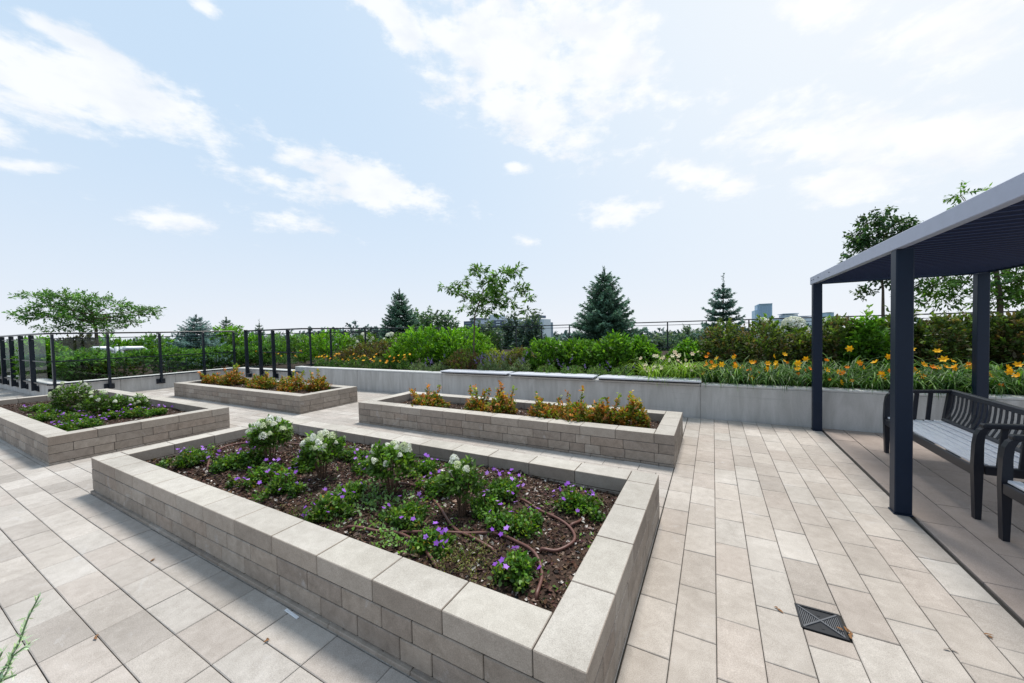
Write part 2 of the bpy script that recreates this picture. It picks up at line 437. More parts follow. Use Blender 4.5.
# ---- paving: individual chamfered slabs in one sheet
pv = MB()
PC = [(.43, .388, .345), (.405, .363, .322), (.45, .41, .368), (.38, .34, .302), (.455, .42, .38), (.415, .366, .324)]
def paver(x0, y0, x1, y1, cool=0.0):
    g = .0021; c = .0038
    col = np.array(random.choice(PC))*random.uniform(.94, 1.06)
    gray = col.mean(); col = col*(1-cool)+gray*cool
    dz = random.uniform(-.0015, .0012)
    x0 += g; y0 += g; x1 -= g; y1 -= g
    t = random.uniform(-.0012, .0012)
    vs = [(x0, y0, -.009), (x1, y0, -.009), (x1, y1, -.009), (x0, y1, -.009)]
    vs += [(x0, y0, dz-c*.8), (x1, y0, dz-c*.8), (x1, y1, dz-c*.8), (x0, y1, dz-c*.8)]
    vs += [(x0+c, y0+c, dz-t), (x1-c, y0+c, dz+t), (x1-c, y1-c, dz+t), (x0+c, y1-c, dz-t)]
    fs = [(0, 1, 5, 4), (1, 2, 6, 5), (2, 3, 7, 6), (3, 0, 4, 7), (4, 5, 9, 8), (5, 6, 10, 9), (6, 7, 11, 10), (7, 4, 8, 11), (8, 9, 10, 11)]
    pv.add(vs, fs, col)
def rows(x0, x1, y0, y1, yo, xo, half, cool=0.0, along='x', skip=None):
    """running or stack bond of .4 x .2 slabs, long side along x or y, clipped to the zone"""
    if along == 'y':
        a0, a1, b0, b1 = y0, y1, x0, x1; ao, bo = xo, yo
    else: a0, a1, b0, b1 = x0, x1, y0, y1; ao, bo = xo, yo
    k = math.floor((b0-bo)/.2)
    while bo+k*.2 < b1-1e-6:
        q0, q1 = max(b0, bo+k*.2), min(b1, bo+(k+1)*.2)
        off = ao + (.2 if (half and k % 2) else 0)
        j = math.floor((a0-off)/.4)
        while off+j*.4 < a1-1e-6:
            p0, p1 = max(a0, off+j*.4), min(a1, off+(j+1)*.4)
            if p1-p0 > .02 and q1-q0 > .02:
                r = (p0, q0, p1, q1) if along == 'x' else (q0, p0, q1, p1)
                if not (skip and skip(*r)): paver(*r, cool)
            j += 1
        k += 1
drain = (.39, 2.375, .60, 2.575)
def hit_drain(x0, y0, x1, y1):
    return x1 > drain[0]+.03 and x0 < drain[2]-.03 and y1 > drain[1]+.01 and y0 < drain[3]-.01
rows(-.4, 1.42, -3, 7.13, 0.005, 2.66, True, .0, 'y', hit_drain)
for a in ((.205, 2.06, .405, 2.46), (.205, 2.46, .405, 2.86)): pass
# slabs cut round the grate
paver(.405, 2.26, .605, 2.375); paver(.405, 2.575, .605, 2.66)
rows(-5.76, -.4, -3, 3.3, .02, -2.57, False, .22)
rows(-5.76, -.4, 3.3, 7.13, .06, -.96, True, .15)
rows(-15.7, -5.76, -3, 7.13, .02, -5.92, True, .25)
rows(-30, -15.7, -3, PY0+.07, .02, -5.92, True, .25)
struct(pv.build('paving', M['paver']))

# ---- strip of darker slabs under the pergola
dk = MB()
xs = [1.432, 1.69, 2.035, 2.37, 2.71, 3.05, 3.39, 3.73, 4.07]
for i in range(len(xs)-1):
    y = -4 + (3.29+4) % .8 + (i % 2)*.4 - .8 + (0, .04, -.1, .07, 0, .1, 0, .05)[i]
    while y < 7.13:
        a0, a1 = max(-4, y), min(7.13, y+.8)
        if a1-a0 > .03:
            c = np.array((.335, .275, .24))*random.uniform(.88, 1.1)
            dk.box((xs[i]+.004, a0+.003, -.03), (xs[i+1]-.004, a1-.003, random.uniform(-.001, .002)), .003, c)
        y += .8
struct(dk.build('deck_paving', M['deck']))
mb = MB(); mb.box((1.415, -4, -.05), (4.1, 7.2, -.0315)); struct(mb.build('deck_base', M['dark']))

# ================================================================== PLANTERS
ZT, TH = .3687, .2186
SOILZ = .255
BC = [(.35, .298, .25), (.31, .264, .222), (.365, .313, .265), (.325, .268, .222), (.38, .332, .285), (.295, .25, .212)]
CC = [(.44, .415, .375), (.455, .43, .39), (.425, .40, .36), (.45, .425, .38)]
def lens_fill(L, choices=(.2, .3, .3, .4, .4)):
    out = []; s = 0
    while s < L-.001:
        l = random.choice(choices)
        if L-(s+l) < .14: l = L-s
        out.append((s, s+l)); s += l
    return out
def planter(name, label, x0, x1, y0, y1, group='raised planters', strip=False):
    t = thing(name, label, 'planter', (x0, y0, 0), 0, group)
    X, Y = x1-x0, y1-y0
    g = .0022
    core = MB()
    ins = .010
    for (a, b) in (((ins, ins), (X-ins, TH-ins)), ((ins, Y-TH+ins), (X-ins, Y-ins)), ((ins, TH-ins-.001), (TH-ins, Y-TH+ins+.001)), ((X-TH+ins, TH-ins-.001), (X-ins, Y-TH+ins+.001))):
        core.box((*a, .002), (*b, ZT-ins))
    bl = MB()
    zc = [0.0, .030, .142, .254]
    for ci in range(3):
        z0, z1 = zc[ci]+g, zc[ci+1]-g
        if ci == 0: z0 = .001
        corner_x = ci % 2 == 0
        # long sides
        for yy in (0, Y-TH):
            a, b = (0, X) if corner_x else (TH, X-TH)
            for s, e in lens_fill(b-a):
                bl.box((a+s+g, yy+random.uniform(0, .0015), z0), (a+e-g, yy+TH-random.uniform(0, .0015), z1), .004, np.array(random.choice(BC))*random.uniform(.93, 1.07))
        for xx in (0, X-TH):
            a, b = (TH, Y-TH) if corner_x else (0, Y)
            for s, e in lens_fill(b-a):
                bl.box((xx+random.uniform(0, .0015), a+s+g, z0), (xx+TH-random.uniform(0, .0015), a+e-g, z1), .004, np.array(random.choice(BC))*random.uniform(.93, 1.07))
    bl.build('block_wall', M['block'], t)
    core.build('mortar_core', M['joint'], t)
    cp = MB()
    def cap(a, b):      # sides in block colour, top painted paler to hold the sunlit contrast
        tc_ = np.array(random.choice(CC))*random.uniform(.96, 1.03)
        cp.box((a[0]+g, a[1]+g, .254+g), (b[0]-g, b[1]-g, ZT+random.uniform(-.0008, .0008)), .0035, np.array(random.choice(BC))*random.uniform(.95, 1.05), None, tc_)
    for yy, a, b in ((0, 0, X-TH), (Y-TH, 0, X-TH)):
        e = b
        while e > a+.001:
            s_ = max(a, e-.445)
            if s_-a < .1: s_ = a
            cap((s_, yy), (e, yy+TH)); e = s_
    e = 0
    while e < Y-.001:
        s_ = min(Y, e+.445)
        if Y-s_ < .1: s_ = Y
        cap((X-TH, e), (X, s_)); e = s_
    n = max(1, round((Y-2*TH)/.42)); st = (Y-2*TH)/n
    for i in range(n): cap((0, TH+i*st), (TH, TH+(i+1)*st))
    cp.build('capping', M['cap'], t)
    if strip:
        sp_ = MB(); s = 0
        while s < X-.05:
            e = min(X, s+random.choice((.45, .6)))
            sp_.box((s+.002, -.018, .0015), (e-.002, .004, .027), .003, np.array(random.choice(BC))*.95); s = e
        sp_.build('base_strip', M['block'], t)
    return t
PLA = (-5.75, -.403, 1.238, 3.251)
PLB = (-5.66, -.39, 4.49, 5.79)
PLC = (-13.65, -7.53, 1.256, 3.294)
PLD = (-13.24, -7.39, 4.477, 5.86)
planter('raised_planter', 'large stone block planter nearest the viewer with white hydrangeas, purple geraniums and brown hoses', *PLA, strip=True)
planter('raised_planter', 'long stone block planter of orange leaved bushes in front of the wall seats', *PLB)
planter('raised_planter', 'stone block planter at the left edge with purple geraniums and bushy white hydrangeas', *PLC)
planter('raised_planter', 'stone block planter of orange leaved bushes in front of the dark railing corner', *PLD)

# ---- mulch
def mulch(label, p, nchips, sd_):
    x0, x1, y0, y1 = p[0]+TH-.01, p[1]-TH+.01, p[2]+TH-.01, p[3]-TH+.01
    nx, ny = int((x1-x0)/.06)+1, int((y1-y0)/.06)+1
    gx = np.linspace(x0, x1, nx); gy = np.linspace(y0, y1, ny)
    ph = rng.uniform(0, 6, 8)
    def hgt(x, y):
        edge = np.minimum(np.minimum(x-x0, x1-x), np.minimum(y-y0, y1-y))
        return SOILZ + .018*np.sin(3.1*x+ph[0])*np.sin(3.7*y+ph[1]) + .012*np.sin(7*x+ph[2]+2*np.sin(3*y))*np.sin(6*y+ph[3]) + .02*np.clip(edge/.4, 0, 1) - .015
    V = []; Fc = []
    for j in range(ny):
        for i in range(nx): V.append((gx[i], gy[j], float(hgt(gx[i], gy[j]))+random.uniform(-.004, .004)))
    for j in range(ny-1):
        for i in range(nx-1): Fc.append((j*nx+i, j*nx+i+1, (j+1)*nx+i+1, (j+1)*nx+i))
    nf = len(Fc)
    o = nchips
    P = np.stack([rng.uniform(x0+.01, x1-.01, o), rng.uniform(y0+.01, y1-.01, o)], 1)
    z = hgt(P[:, 0], P[:, 1])+rng.uniform(0, .008, o)
    P = np.concatenate([P, z[:, None]], 1)
    a = rng.uniform(0, 6.28, o); D = np.stack([np.cos(a), np.sin(a), rng.normal(0, .35, o)], 1)
    Nn = np.stack([rng.normal(0, .4, o), rng.normal(0, .4, o), np.ones(o)], 1)
    L = rng.uniform(.008, .034, o)*rng.choice([1, 1, 1, 1.5], o)
    C = pal([(.058, .033, .023), (.095, .056, .04), (.03, .019, .014), (.16, .115, .09), (.42, .39, .36)], o, [.36, .27, .20, .11, .06], .3)
    V2, k = leaf_verts(P, D, Nn, L, L*rng.uniform(.35, .8, o), 'diamond', .2)
    n0 = len(V); V += V2.tolist()
    Fc += [tuple(n0+i*k+q for q in range(k)) for i in range(o)]
    C = np.concatenate([np.tile((.042, .026, .019), (nf, 1)), C])
    ob = mkobj('bark_mulch', np.array(V), Fc, C, M['chip'])
    tag(ob, label, 'mulch', kind='stuff')
    return hgt
hA = mulch('dark bark mulch flecked with pale chips in the nearest planter', PLA, 42000, 1)
hB = mulch('dark mulch under the orange bushes in the long planter by the wall seats', PLB, 9000, 2)
hC = mulch('dark mulch under the plants in the left edge planter', PLC, 12000, 3)
hD = mulch('dark mulch in the planter before the railing corner', PLD, 5000, 4)

# ================================================================== WALLS
def wall_thing(name, label, x0, x1, y0, y1, top, joints, axis='x', cat='wall', cop=.045, over=.0):
    t = thing(name, label, cat, (x0, y0, 0))
    a0, a1 = (0, x1-x0) if axis == 'x' else (0, y1-y0)
    cuts = [a0]+list(joints)+[a1]
    w = MB(); bk = MB()
    for s, e in zip(cuts[:-1], cuts[1:]):
        if axis == 'x': w.box((s+.004, 0, -.02), (e-.004, y1-y0, top-cop), .006)
        else: w.box((0, s+.004, -.02), (x1-x0, e-.004, top-cop), .006)
    w.build('wall_panel', M['concrete'], t)
    if axis == 'x': bk.box((.01, .012, -.02), (x1-x0-.01, y1-y0-.012, top-cop-.01))
    else: bk.box((.012, .01, -.02), (x1-x0-.012, y1-y0-.01, top-cop-.01))
    bk.build('joint_core', M['concrete'], t)
    c = MB()
    for s, e in zip(cuts[:-1], cuts[1:]):
        if axis == 'x': c.box((s+.002, -over, top-cop+.001), (e-.002, y1-y0+over, top), .012)
        else: c.box((-over, s+.002, top-cop+.001), (x1-x0+over, e-.002, top), .012)
    c.build('wall_top', M['concrete_top'], t)
    return t
wall_thing('retaining_wall', 'long grey cast concrete retaining wall holding the flower bed behind the planters', -12.0, 9.0, WY, WY+.22, .60,
           [3.0, 6.1, 11.8, 15.6], 'x')
wall_thing('parapet_wall', 'low concrete wall under the railing where the two dark railings meet', -15.7, -12.02, WY, WY+.3, .46, [1.1, 2.4], 'x')
wall_thing('parapet_wall', 'low concrete parapet carrying the glass railing at the left, hedge behind', -16.05, -15.705, PY0+.08, WY, .46, [1.3, 2.6, 3.7], 'y')
wall_thing('parapet_wall', 'low concrete parapet running off past the left edge of the terrace', -30, -16.06, PY0+.08, PY0+.43, .46, [2.5, 5, 7.5, 9, 10.5, 12], 'x')
# planting soil
def soil(name, x0, y0, x1, y1, z):
    mb = MB(); nx, ny = 30, 14
    for j in range(ny+1):
        for i in range(nx+1): mb.v.append((x0+(x1-x0)*i/nx, y0+(y1-y0)*j/ny, z+random.uniform(-.02, .02)))
    for j in range(ny):
        for i in range(nx): mb.f.append((j*(nx+1)+i, j*(nx+1)+i+1, (j+1)*(nx+1)+i+1, (j+1)*(nx+1)+i)); mb.c.append((.5,)*3)
    return struct(mb.build(name, M['soil']))
soil('bed_soil', -11.9, WY+.2, 12, 18.2, .52)
soil('bed_soil', -30, PY0+.4, -16.0, 18.2, .36)
soil('bed_soil', -16.02, WY+.28, -11.88, 18.2, .38)

# ---- seats fixed on the wall
def wall_seat(x0, x1, label):
    t = thing('wall_seat', label, 'bench seat', (x0, WY-.12, .602), 0, 'grey seats on the concrete wall')
    L = x1-x0
    s = MB()
    for i in range(5): s.box((0, i*.088, .03), (L, i*.088+.08, .058), .004)
    s.build('seat_slats', M['wallseat'], t)
    fr = MB(); fr.box((.03, .015, .003), (L-.03, .05, .028)); fr.box((.03, .36, .003), (L-.03, .40, .028))
    for k in range(4): fr.box((.04+(L-.12)*k/3, .051, .003), (.08+(L-.12)*k/3, .359, .028))
    fr.build('frame', M['bench'], t)
wall_seat(-5.86, -4.00, 'grey slatted seat on the concrete wall, left of the three')
wall_seat(-3.93, -2.05, 'grey slatted seat on the concrete wall, middle of the three')
wall_seat(-1.98, -.18, 'grey slatted seat on the concrete wall, right of the three, beside the pale daylilies')

# ================================================================== RAILINGS
def railing(label, p0, p1, posts, nrm, z0=.44, zt=1.82, bracket=True, glass=True, mid=True, foot=.2, pw=.05, pd=.10, group='dark railings'):
    """p0-p1 line of the rail, posts = distances along it, nrm = side the brackets stand on"""
    p0 = Vector((*p0, 0)); p1 = Vector((*p1, 0)); d = (p1-p0); L = d.length; d.normalize(); n = Vector((*nrm, 0))
    t = thing('railing', label, 'railing', p0)
    for s in posts:
        q = d*s
        mb = MB(); mb.bar(q+Vector((0, 0, foot)), q+Vector((0, 0, zt-.025)), pw, pd, n, ch=.004)
        po = mb.build('post', M['rail'], t)
        if bracket:
            br = MB()
            c = q - n*.035
            a = c-d*.10+Vector((0, 0, foot)); 
            mtx = Matrix(((d.x, n.x, 0, c.x), (d.y, n.y, 0, c.y), (0, 0, 1, foot), (0, 0, 0, 1)))
            br.box((-.11, -.03, -.03), (.11, -.012, .13), .003, (.5,)*3, mtx)
            for bx in (-.08, .08):
                for bz in (.0, .10): br.box((bx-.012, -.0119, bz-.012), (bx+.012, .004, bz+.012), .003, (.5,)*3, mtx)
            br.build('bracket', M['rail'], po)
    tr = MB(); tr.bar(Vector((0, 0, zt))-d*.03, d*(L+.03)+Vector((0, 0, zt)), .065, .045, (0, 0, 1), ch=.006); tr.build('top_rail', M['rail'], t)
    rl = MB()
    rl.bar(Vector((0, 0, zt-.14)), d*L+Vector((0, 0, zt-.14)), .03, .022)
    rl.build('upper_rail', M['rail'], t)
    if mid:
        mr_ = MB(); mr_.bar(Vector((0, 0, 1.06)), d*L+Vector((0, 0, 1.06)), .03, .03); mr_.build('middle_rail', M['rail'], t)
    bo = MB(); bo.bar(Vector((0, 0, z0)), d*L+Vector((0, 0, z0)), .035, .035); bo.build('bottom_rail', M['rail'], t)
    if glass:
        ss = sorted(set([0]+list(posts)+[L]))
        for a, b in zip(ss[:-1], ss[1:]):
            if b-a < .25: continue
            for zz0, zz1 in ((z0+.025, 1.04), (1.08, zt-.155)):
                g = MB(); q0 = d*(a+.035); q1 = d*(b-.035)
                g.add([q0+Vector((0, 0, zz0)), q1+Vector((0, 0, zz0)), q1+Vector((0, 0, zz1)), q0+Vector((0, 0, zz1))], [(0, 1, 2, 3)])
                g.build('glass_panel', M['glass'], t)
    return t
RY = WY-.08
railing('dark glass railing along the left parapet in front of the hedge', (PX, PY0), (PX, RY), [atx(q, 340, PX).y-PY0 for q in (52, 107.5, 159.5, 203)]+[RY-PY0], (1, 0))
xs_ = sorted(aty(q, 340, PY0).x for q in (31, 20.5, 11, 2))
railing('dark glass railing running off past the left edge of the picture', (-28, PY0), (PX-.06, PY0), [q+28 for q in [xs_[0]-3.4, xs_[0]-2.2, xs_[0]-1.1]+xs_], (0, -1))
GX = [aty(q, 340, RY).x for q in (246, 260, 273, 288)]
# gate between two heavy posts
gt = thing('railing_gate', 'narrow dark gate with a raised bottom rail at the railing corner', 'gate', (GX[0], RY, 0))
GW = GX[1]-GX[0]
for x in (.0, GW):
    mb = MB(); mb.box((x-.035, -.05, .2), (x+.035, .05, 1.86), .004); po = mb.build('gate_post', M['rail'], gt)
    br = MB(); br.box((x-.036-.0, -.051, .16), (x+.17, .052, .30), .004); br.build('bracket', M['rail'], po)
mb = MB(); mb.box((.037, -.02, .50), (GW-.037, .02, .545)); mb.build('gate_rail', M['rail'], gt)
mb = MB(); mb.box((.037, -.02, 1.79), (GW-.037, .02, 1.84)); mb.build('gate_rail', M['rail'], gt)
mb = MB(); mb.add([(.04, 0, .546), (GW-.04, 0, .546), (GW-.04, 0, 1.789), (.04, 0, 1.789)], [(0, 1, 2, 3)]); mb.build('glass_panel', M['glass'], gt)
railing('short dark railing on the low wall between the gate and the flower bed', (GX[1]+.06, RY), (-11.40, RY), [GX[2]-GX[1]-.06, GX[3]-GX[1]-.06], (0, -1))
railing('thin dark fence climbing away over the flower bed behind the green shrubs', (-11.4, RY), (-11.4, 18), [.25, .98, 2.4, 3.8, 5.3, 6.8, 8.3, 9.8], (1, 0), z0=.66, bracket=False, glass=False, mid=False, foot=.4, pw=.04, pd=.06)
railing('long thin dark fence along the back of the flower bed behind the spruces', (-11.4, 18), (11.5, 18), [i*1.55+.3 for i in range(15)], (0, -1), z0=.66, bracket=False, glass=False, mid=False, foot=.4, pw=.05, pd=.06)
railing('thin dark fence behind the hedge and blue spruce at the far left', (-29, 18), (-11.6, 18), [i*1.6+.3 for i in range(11)], (0, -1), z0=.66, bracket=False, glass=False, mid=False, foot=.3, pw=.05, pd=.06)

# ================================================================== PERGOLA
pg = thing('pergola', 'dark navy metal pergola with louvred roof over the benches', 'pergola', (1.312, 0, 0))
RZ = 2.175
def ppost(x, y):
    mb = MB(); mb.box((x, y, .012), (x+.108, y+.108, RZ+.01), .006); po = mb.build('post', M['navy'], pg)
    b = MB(); b.box((x-.006, y-.006, .001), (x+.114, y+.114, .0115), .002); b.build('base_plate', M['navy'], po)
ppost(-.012, 6.915); ppost(0, 4.15); ppost(1.635, 6.94); ppost(1.635, 4.15); ppost(0, 1.38); ppost(1.635, 1.38)
RX1, RY0, RY1 = 1.775, 1.15, 7.16
mb = MB()
mb.box((-.004, RY0, RZ+.011), (.05, RY1, RZ+.125), .005)
mb.build('fascia', M['navy_sheen'], pg)
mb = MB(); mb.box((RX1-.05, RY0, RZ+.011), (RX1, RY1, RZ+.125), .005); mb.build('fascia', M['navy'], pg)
mb = MB(); mb.box((.052, RY1-.05, RZ+.011), (RX1-.052, RY1, RZ+.125), .005); mb.build('fascia', M['navy'], pg)
mb = MB(); mb.box((.052, RY0, RZ+.011), (RX1-.052, RY0+.05, RZ+.125), .005); mb.build('fascia', M['navy'], pg)
for yy in (RY1-.10, RY1-.22, RY1-.5, 6.1):
    mb = MB(); mb.tube([(-.0045, yy, RZ+.07), (-.010, yy, RZ+.07)], .007, 8); mb.build('bolt', M['bench'], pg)
lv = MB(); y = RY0+.08
while y < RY1-.13:
    mtx = Matrix.Translation((0, y, RZ+.055)) @ Matrix.Rotation(R(-32), 4, 'X')
    lv.box((.052, -.05, -.006), (RX1-.052, .05, .006), .002, (.5,)*3, mtx); y += .135
lp = MB(); y = RY0+.08
while y < RY1-.13:
    lp.box((.053, y-.006+.041, RZ+.0225), (RX1-.053, y+.006+.041, RZ+.0285)); y += .135
lp.build('louvre_edges', M['louvre_edge'], pg)
lv.build('roof_louvres', M['louvre'], pg)

# ================================================================== BENCHES
def make_bench(label):
    t = thing('garden_bench', label, 'bench', (1.82, 4.31, 0), 0, 'dark garden benches under the pergola')
    L = 1.80
    s = MB()
    for i in range(6):
        x = .03+i*.078; zz = .425-.012*math.sin(i/5*math.pi)
        s.box((x, .045, zz), (x+.062, L-.045, zz+.022), .004)
    s.build('seat', M['slat'], t)
    ap = MB(); ap.box((.005, .05, .345), (.028, L-.05, .424), .005); ap.box((.48, .05, .36), (.505, L-.05, .418), .005)
    for k in range(3): ap.box((.03, .45+k*.44, .37), (.479, .49+k*.44, .409), .004)
    ap.build('seat_frame', M['bench'], t)
    for sy in (0, 1):
        y0 = 0 if sy == 0 else L-.05
        # front leg: tapered, splayed slightly, runs up into the arm
        lg = MB(); 
        pts = [(.012, 0.0), (.0, .43), (.006, .60), (.016, .68), (.034, .722), (.062, .745)]
        wd = [.034, .056, .050, .046, .044, .05]
        vs = []
        for (x, z), w in zip(pts, wd): vs += [(x, y0, z), (x+w, y0, z), (x+w, y0+.05, z), (x, y0+.05, z)]
        fs = [(3, 2, 1, 0)]
        for i in range(5):
            for k in range(4): fs.append((i*4+k, i*4+(k+1) % 4, (i+1)*4+(k+1) % 4, (i+1)*4+k))
        fs.append((20, 21, 22, 23)); lg.add(vs, fs); lg.build('leg', M['bench'], t)
        rl = MB(); vs = []
        for (x, z), w in zip([(.55, 0), (.50, .43), (.545, .79)], [.04, .055, .035]): vs += [(x, y0, z), (x+w, y0, z), (x+w, y0+.05, z), (x, y0+.05, z)]
        fs = [(3, 2, 1, 0)]
        for i in range(2):
            for k in range(4): fs.append((i*4+k, i*4+(k+1) % 4, (i+1)*4+(k+1) % 4, (i+1)*4+k))
        fs.append((8, 9, 10, 11)); rl.add(vs, fs); rl.build('leg', M['bench'], t)
        ar = MB()
        ar.bar((.05, y0+.025, .752), (.60, y0+.025, .785), .062, .036, ch=.008)
        ar.bar((.066, y0+.025, .40), (.50, y0+.025, .40), .036, .07, ch=.005)
        for k in range(3):
            xx = .15+k*.115
            ar.bar((xx, y0+.025, .43), (xx+.025, y0+.025, .755), .022, .038, (1, 0, 0), ch=.003)
        ar.build('arm', M['bench'], t)
    bk = MB()
    bk.bar((.585, .03, .775), (.585, L-.03, .775), .05, .055, (0, 0, 1), ch=.008)
    bk.bar((.50, .05, .45), (.50, L-.05, .45), .03, .05, (0, 0, 1), ch=.004)
    n = 22
    for i in range(n):
        y = .09+(L-.18)*i/(n-1)
        pts = [(.505, .47), (.535, .53), (.556, .60), (.566, .68), (.570, .75)]
        for a, b in zip(pts[:-1], pts[1:]): bk.bar((a[0], y, a[1]-.003), (b[0], y, b[1]+.003), .024, .010, (1, 0, 0))
    bk.build('backrest', M['bench_back'], t)
    return t
b1 = make_bench('whole dark garden bench with pale seat slats beside the middle pergola post')
b2 = dup(b1); b2.location = (1.81, 2.215, 0); b2['label'] = 'dark garden bench cut by the right edge, only its arm end in view'

# ================================================================== DRAIN, HOSES, SCRAPS
dg = thing('drain_grate', 'square dark metal drain grate with a crossed slot pattern set in the pavers', 'drain grate', (drain[0]+.105, drain[1]+.1, 0))
mb = MB(); mb.box((-.098, -.095, -.012), (.098, .095, -.008)); mb.build('sump', M['dark'], dg)
fr = MB()
for a, b in (((-.098, -.095), (.098, -.083)), ((-.098, .083), (.098, .095)), ((-.098, -.0829), (-.086, .0829)), ((.086, -.0829), (.098, .0829))):
    fr.box((*a, -.0075), (*b, .004), .001)
fr.build('frame', M['grate'], dg)
br = MB()
br.bar((-.085, -.082, .001), (.085, .082, .001), .008, .006); br.bar((-.085, .082, .0015), (.085, -.082, .0015), .008, .006)
br.build('cross_bars', M['gratelight'], dg)
sl_ = MB()
for k in range(9):
    u = .014+k*.0088
    for sgn in (-1, 1): sl_.box((sgn*u*1.0-.0022, -u*.94, -.0075), (sgn*u*1.0+.0022, u*.94, .0005))
sl_.build('slot_bars', M['gratelight'], dg)
pl_ = MB()
for sgn in (-1, 1):
    pl_.add([(-.083*1, sgn*.0825, -.001), (.083, sgn*.0825, -.001), (0, sgn*.006, -.001)], [(0, 1, 2) if sgn < 0 else (2, 1, 0)])
    pl_.box((-.006, sgn*.05-.012, -.0009), (.006, sgn*.05+.012, .0008), 0)
pl_.build('plate', M['grate'], dg)

def hose(label, pix, lift=.02):
    pts = [at(a, b, SOILZ+.02) for a, b in pix]
    P = []
    for i in range(len(pts)-1):
        p0 = pts[max(i-1, 0)]; p1 = pts[i]; p2 = pts[i+1]; p3 = pts[min(i+2, len(pts)-1)]
        for k in range(5):
            u = k/5
            P.append(.5*((2*p1)+(p2-p0)*u+(2*p0-5*p1+4*p2-p3)*u*u+(3*p1-p0-3*p2+p3)*u**3))
    P.append(pts[-1])
    P = [Vector((p.x, p.y, float(hA(p.x, p.y))+lift+.006*math.sin(i*.7))) for i, p in enumerate(P)]
    P[0].z -= .02; P[-1].z -= .02
    mb = MB(); mb.tube(P, .0098, 8)
    tag(mb.build('drip_hose', M['hose'], None, True), label, 'hose', 'brown drip hoses in the nearest planter')
hose('brown drip hose ending at the front cap, leftmost in the nearest planter', [(345, 527), (372, 529.5), (395, 531), (418, 542), (437, 567)])
hose('brown drip hose curling down round the single flower clump near the front right corner', [(395, 530), (450, 533), (489, 533.5), (515, 541), (534, 554), (542, 571), (536, 594)])
hose('brown drip hose slanting from the planter middle to its front', [(395, 484.5), (421, 489), (437, 502), (453.5, 526), (473, 539), (495, 549)], .016)
hose('brown drip hose looping in a hook at the right end of the planter', [(520, 500), (534, 507), (553, 517), (571, 528), (574, 542.5), (557, 551.5), (540, 551)], .02)
hose('short brown hose branch pointing back to the right hand flower clump', [(569.5, 526), (579, 521), (586, 512)], .018)
hose('brown drip hoses curving behind the leftmost flower clump', [(207, 468), (212, 456), (224, 448), (245, 444), (262, 444)], .02)
hose('brown drip hose lying along the foot of the far cap behind the hydrangea', [(262, 443), (285, 443), (310, 446), (330, 452)], .02)

tgm = MB(); tgm.box((0, -.008, .001), (.13, .008, .006), .001)
o = tgm.build('plastic_tag', M['white_plastic']); o.location = at(291, 606.5, 0); o.location.y = 1.2; o.rotation_euler = (0, 0, R(-3)); tag(o, 'small white plastic plant tag lying at the foot of the nearest planter', 'plant tag')
M['dry'] = flat('dry_leaf', (.19, .095, .04), .8, .2, nz=.4, nscale=50)
for px, py, lb in ((849, 634, 'crumpled brown leaf at the corner of the drain grate'), (777, 609, 'tiny brown leaf scrap on the pavers left of the drain grate'), (948, 648, 'brown leaf scrap on the pavers right of the drain grate, near the deck edge'), (985, 634, 'tiny brown leaf scrap close to the dark deck edge'), (268, 640, 'brown scrap of leaf on the pavers in front of the nearest planter'), (93, 637, 'small brown leaf in a paver joint at the lower left'), (150, 561, 'tiny brown leaf in a paver joint left of the nearest planter')):
    q = at(px, py, .004); n = 6 if px in (849,) else 2
    P = np.tile(np.array(q), (n, 1))+rng.normal(0, .008, (n, 3))*(1, 1, .2); a = rng.uniform(0, 6.28, n)
    V, k = leaf_verts(P, np.stack([np.cos(a), np.sin(a), rng.uniform(-.1, .3, n)], 1), np.tile((0, 0, 1.), (n, 1))+rng.normal(0, .4, (n, 3)), rng.uniform(.02, .045, n), .014, 'oval', .3)
    V[:, 2] = np.maximum(V[:, 2], .003)
    tag(polys('dry_leaf', V, k, pal([(.19, .09, .04), (.12, .06, .03)], n), M['dry']), lb, 'leaf', 'fallen leaves on the pavers')

# ================================================================== PLANT GENERATORS
def tufts(centers, outd, nl, L, Wd, spread, colours, w, shape='diamond', jit=.2, fold=.15, droop=0.0, tl=.1):
    """leaf tufts: nl leaves round a short twig at each centre pointing along outd"""
    n = len(centers); c = np.repeat(centers, nl, 0); o = np.repeat(unit(outd), nl, 0)
    m_ = n*nl
    t = np.tile(np.linspace(0, 1, nl), n)+rng.uniform(-.1, .1, m_)
    P = c + o*(t[:, None]*tl) + rng.normal(0, .012 if tl < .2 else .03, (m_, 3))
    D = o*.8 + rng.normal(0, spread, (m_, 3)); D[:, 2] -= droop
    Nn = unit(np.array([0, 0, 1.]) + rng.normal(0, .55, (m_, 3)) + o*.3)
    Ls = L*rng.uniform(.65, 1.25, m_)
    V, k = leaf_verts(P, D, Nn, Ls, Ls*Wd/L, shape, fold)
    cc = np.repeat(pal(colours, n, w, jit), nl, 0)*(1+rng.normal(0, .12, (m_, 1)))
    return V, k, np.clip(cc, .003, 1)
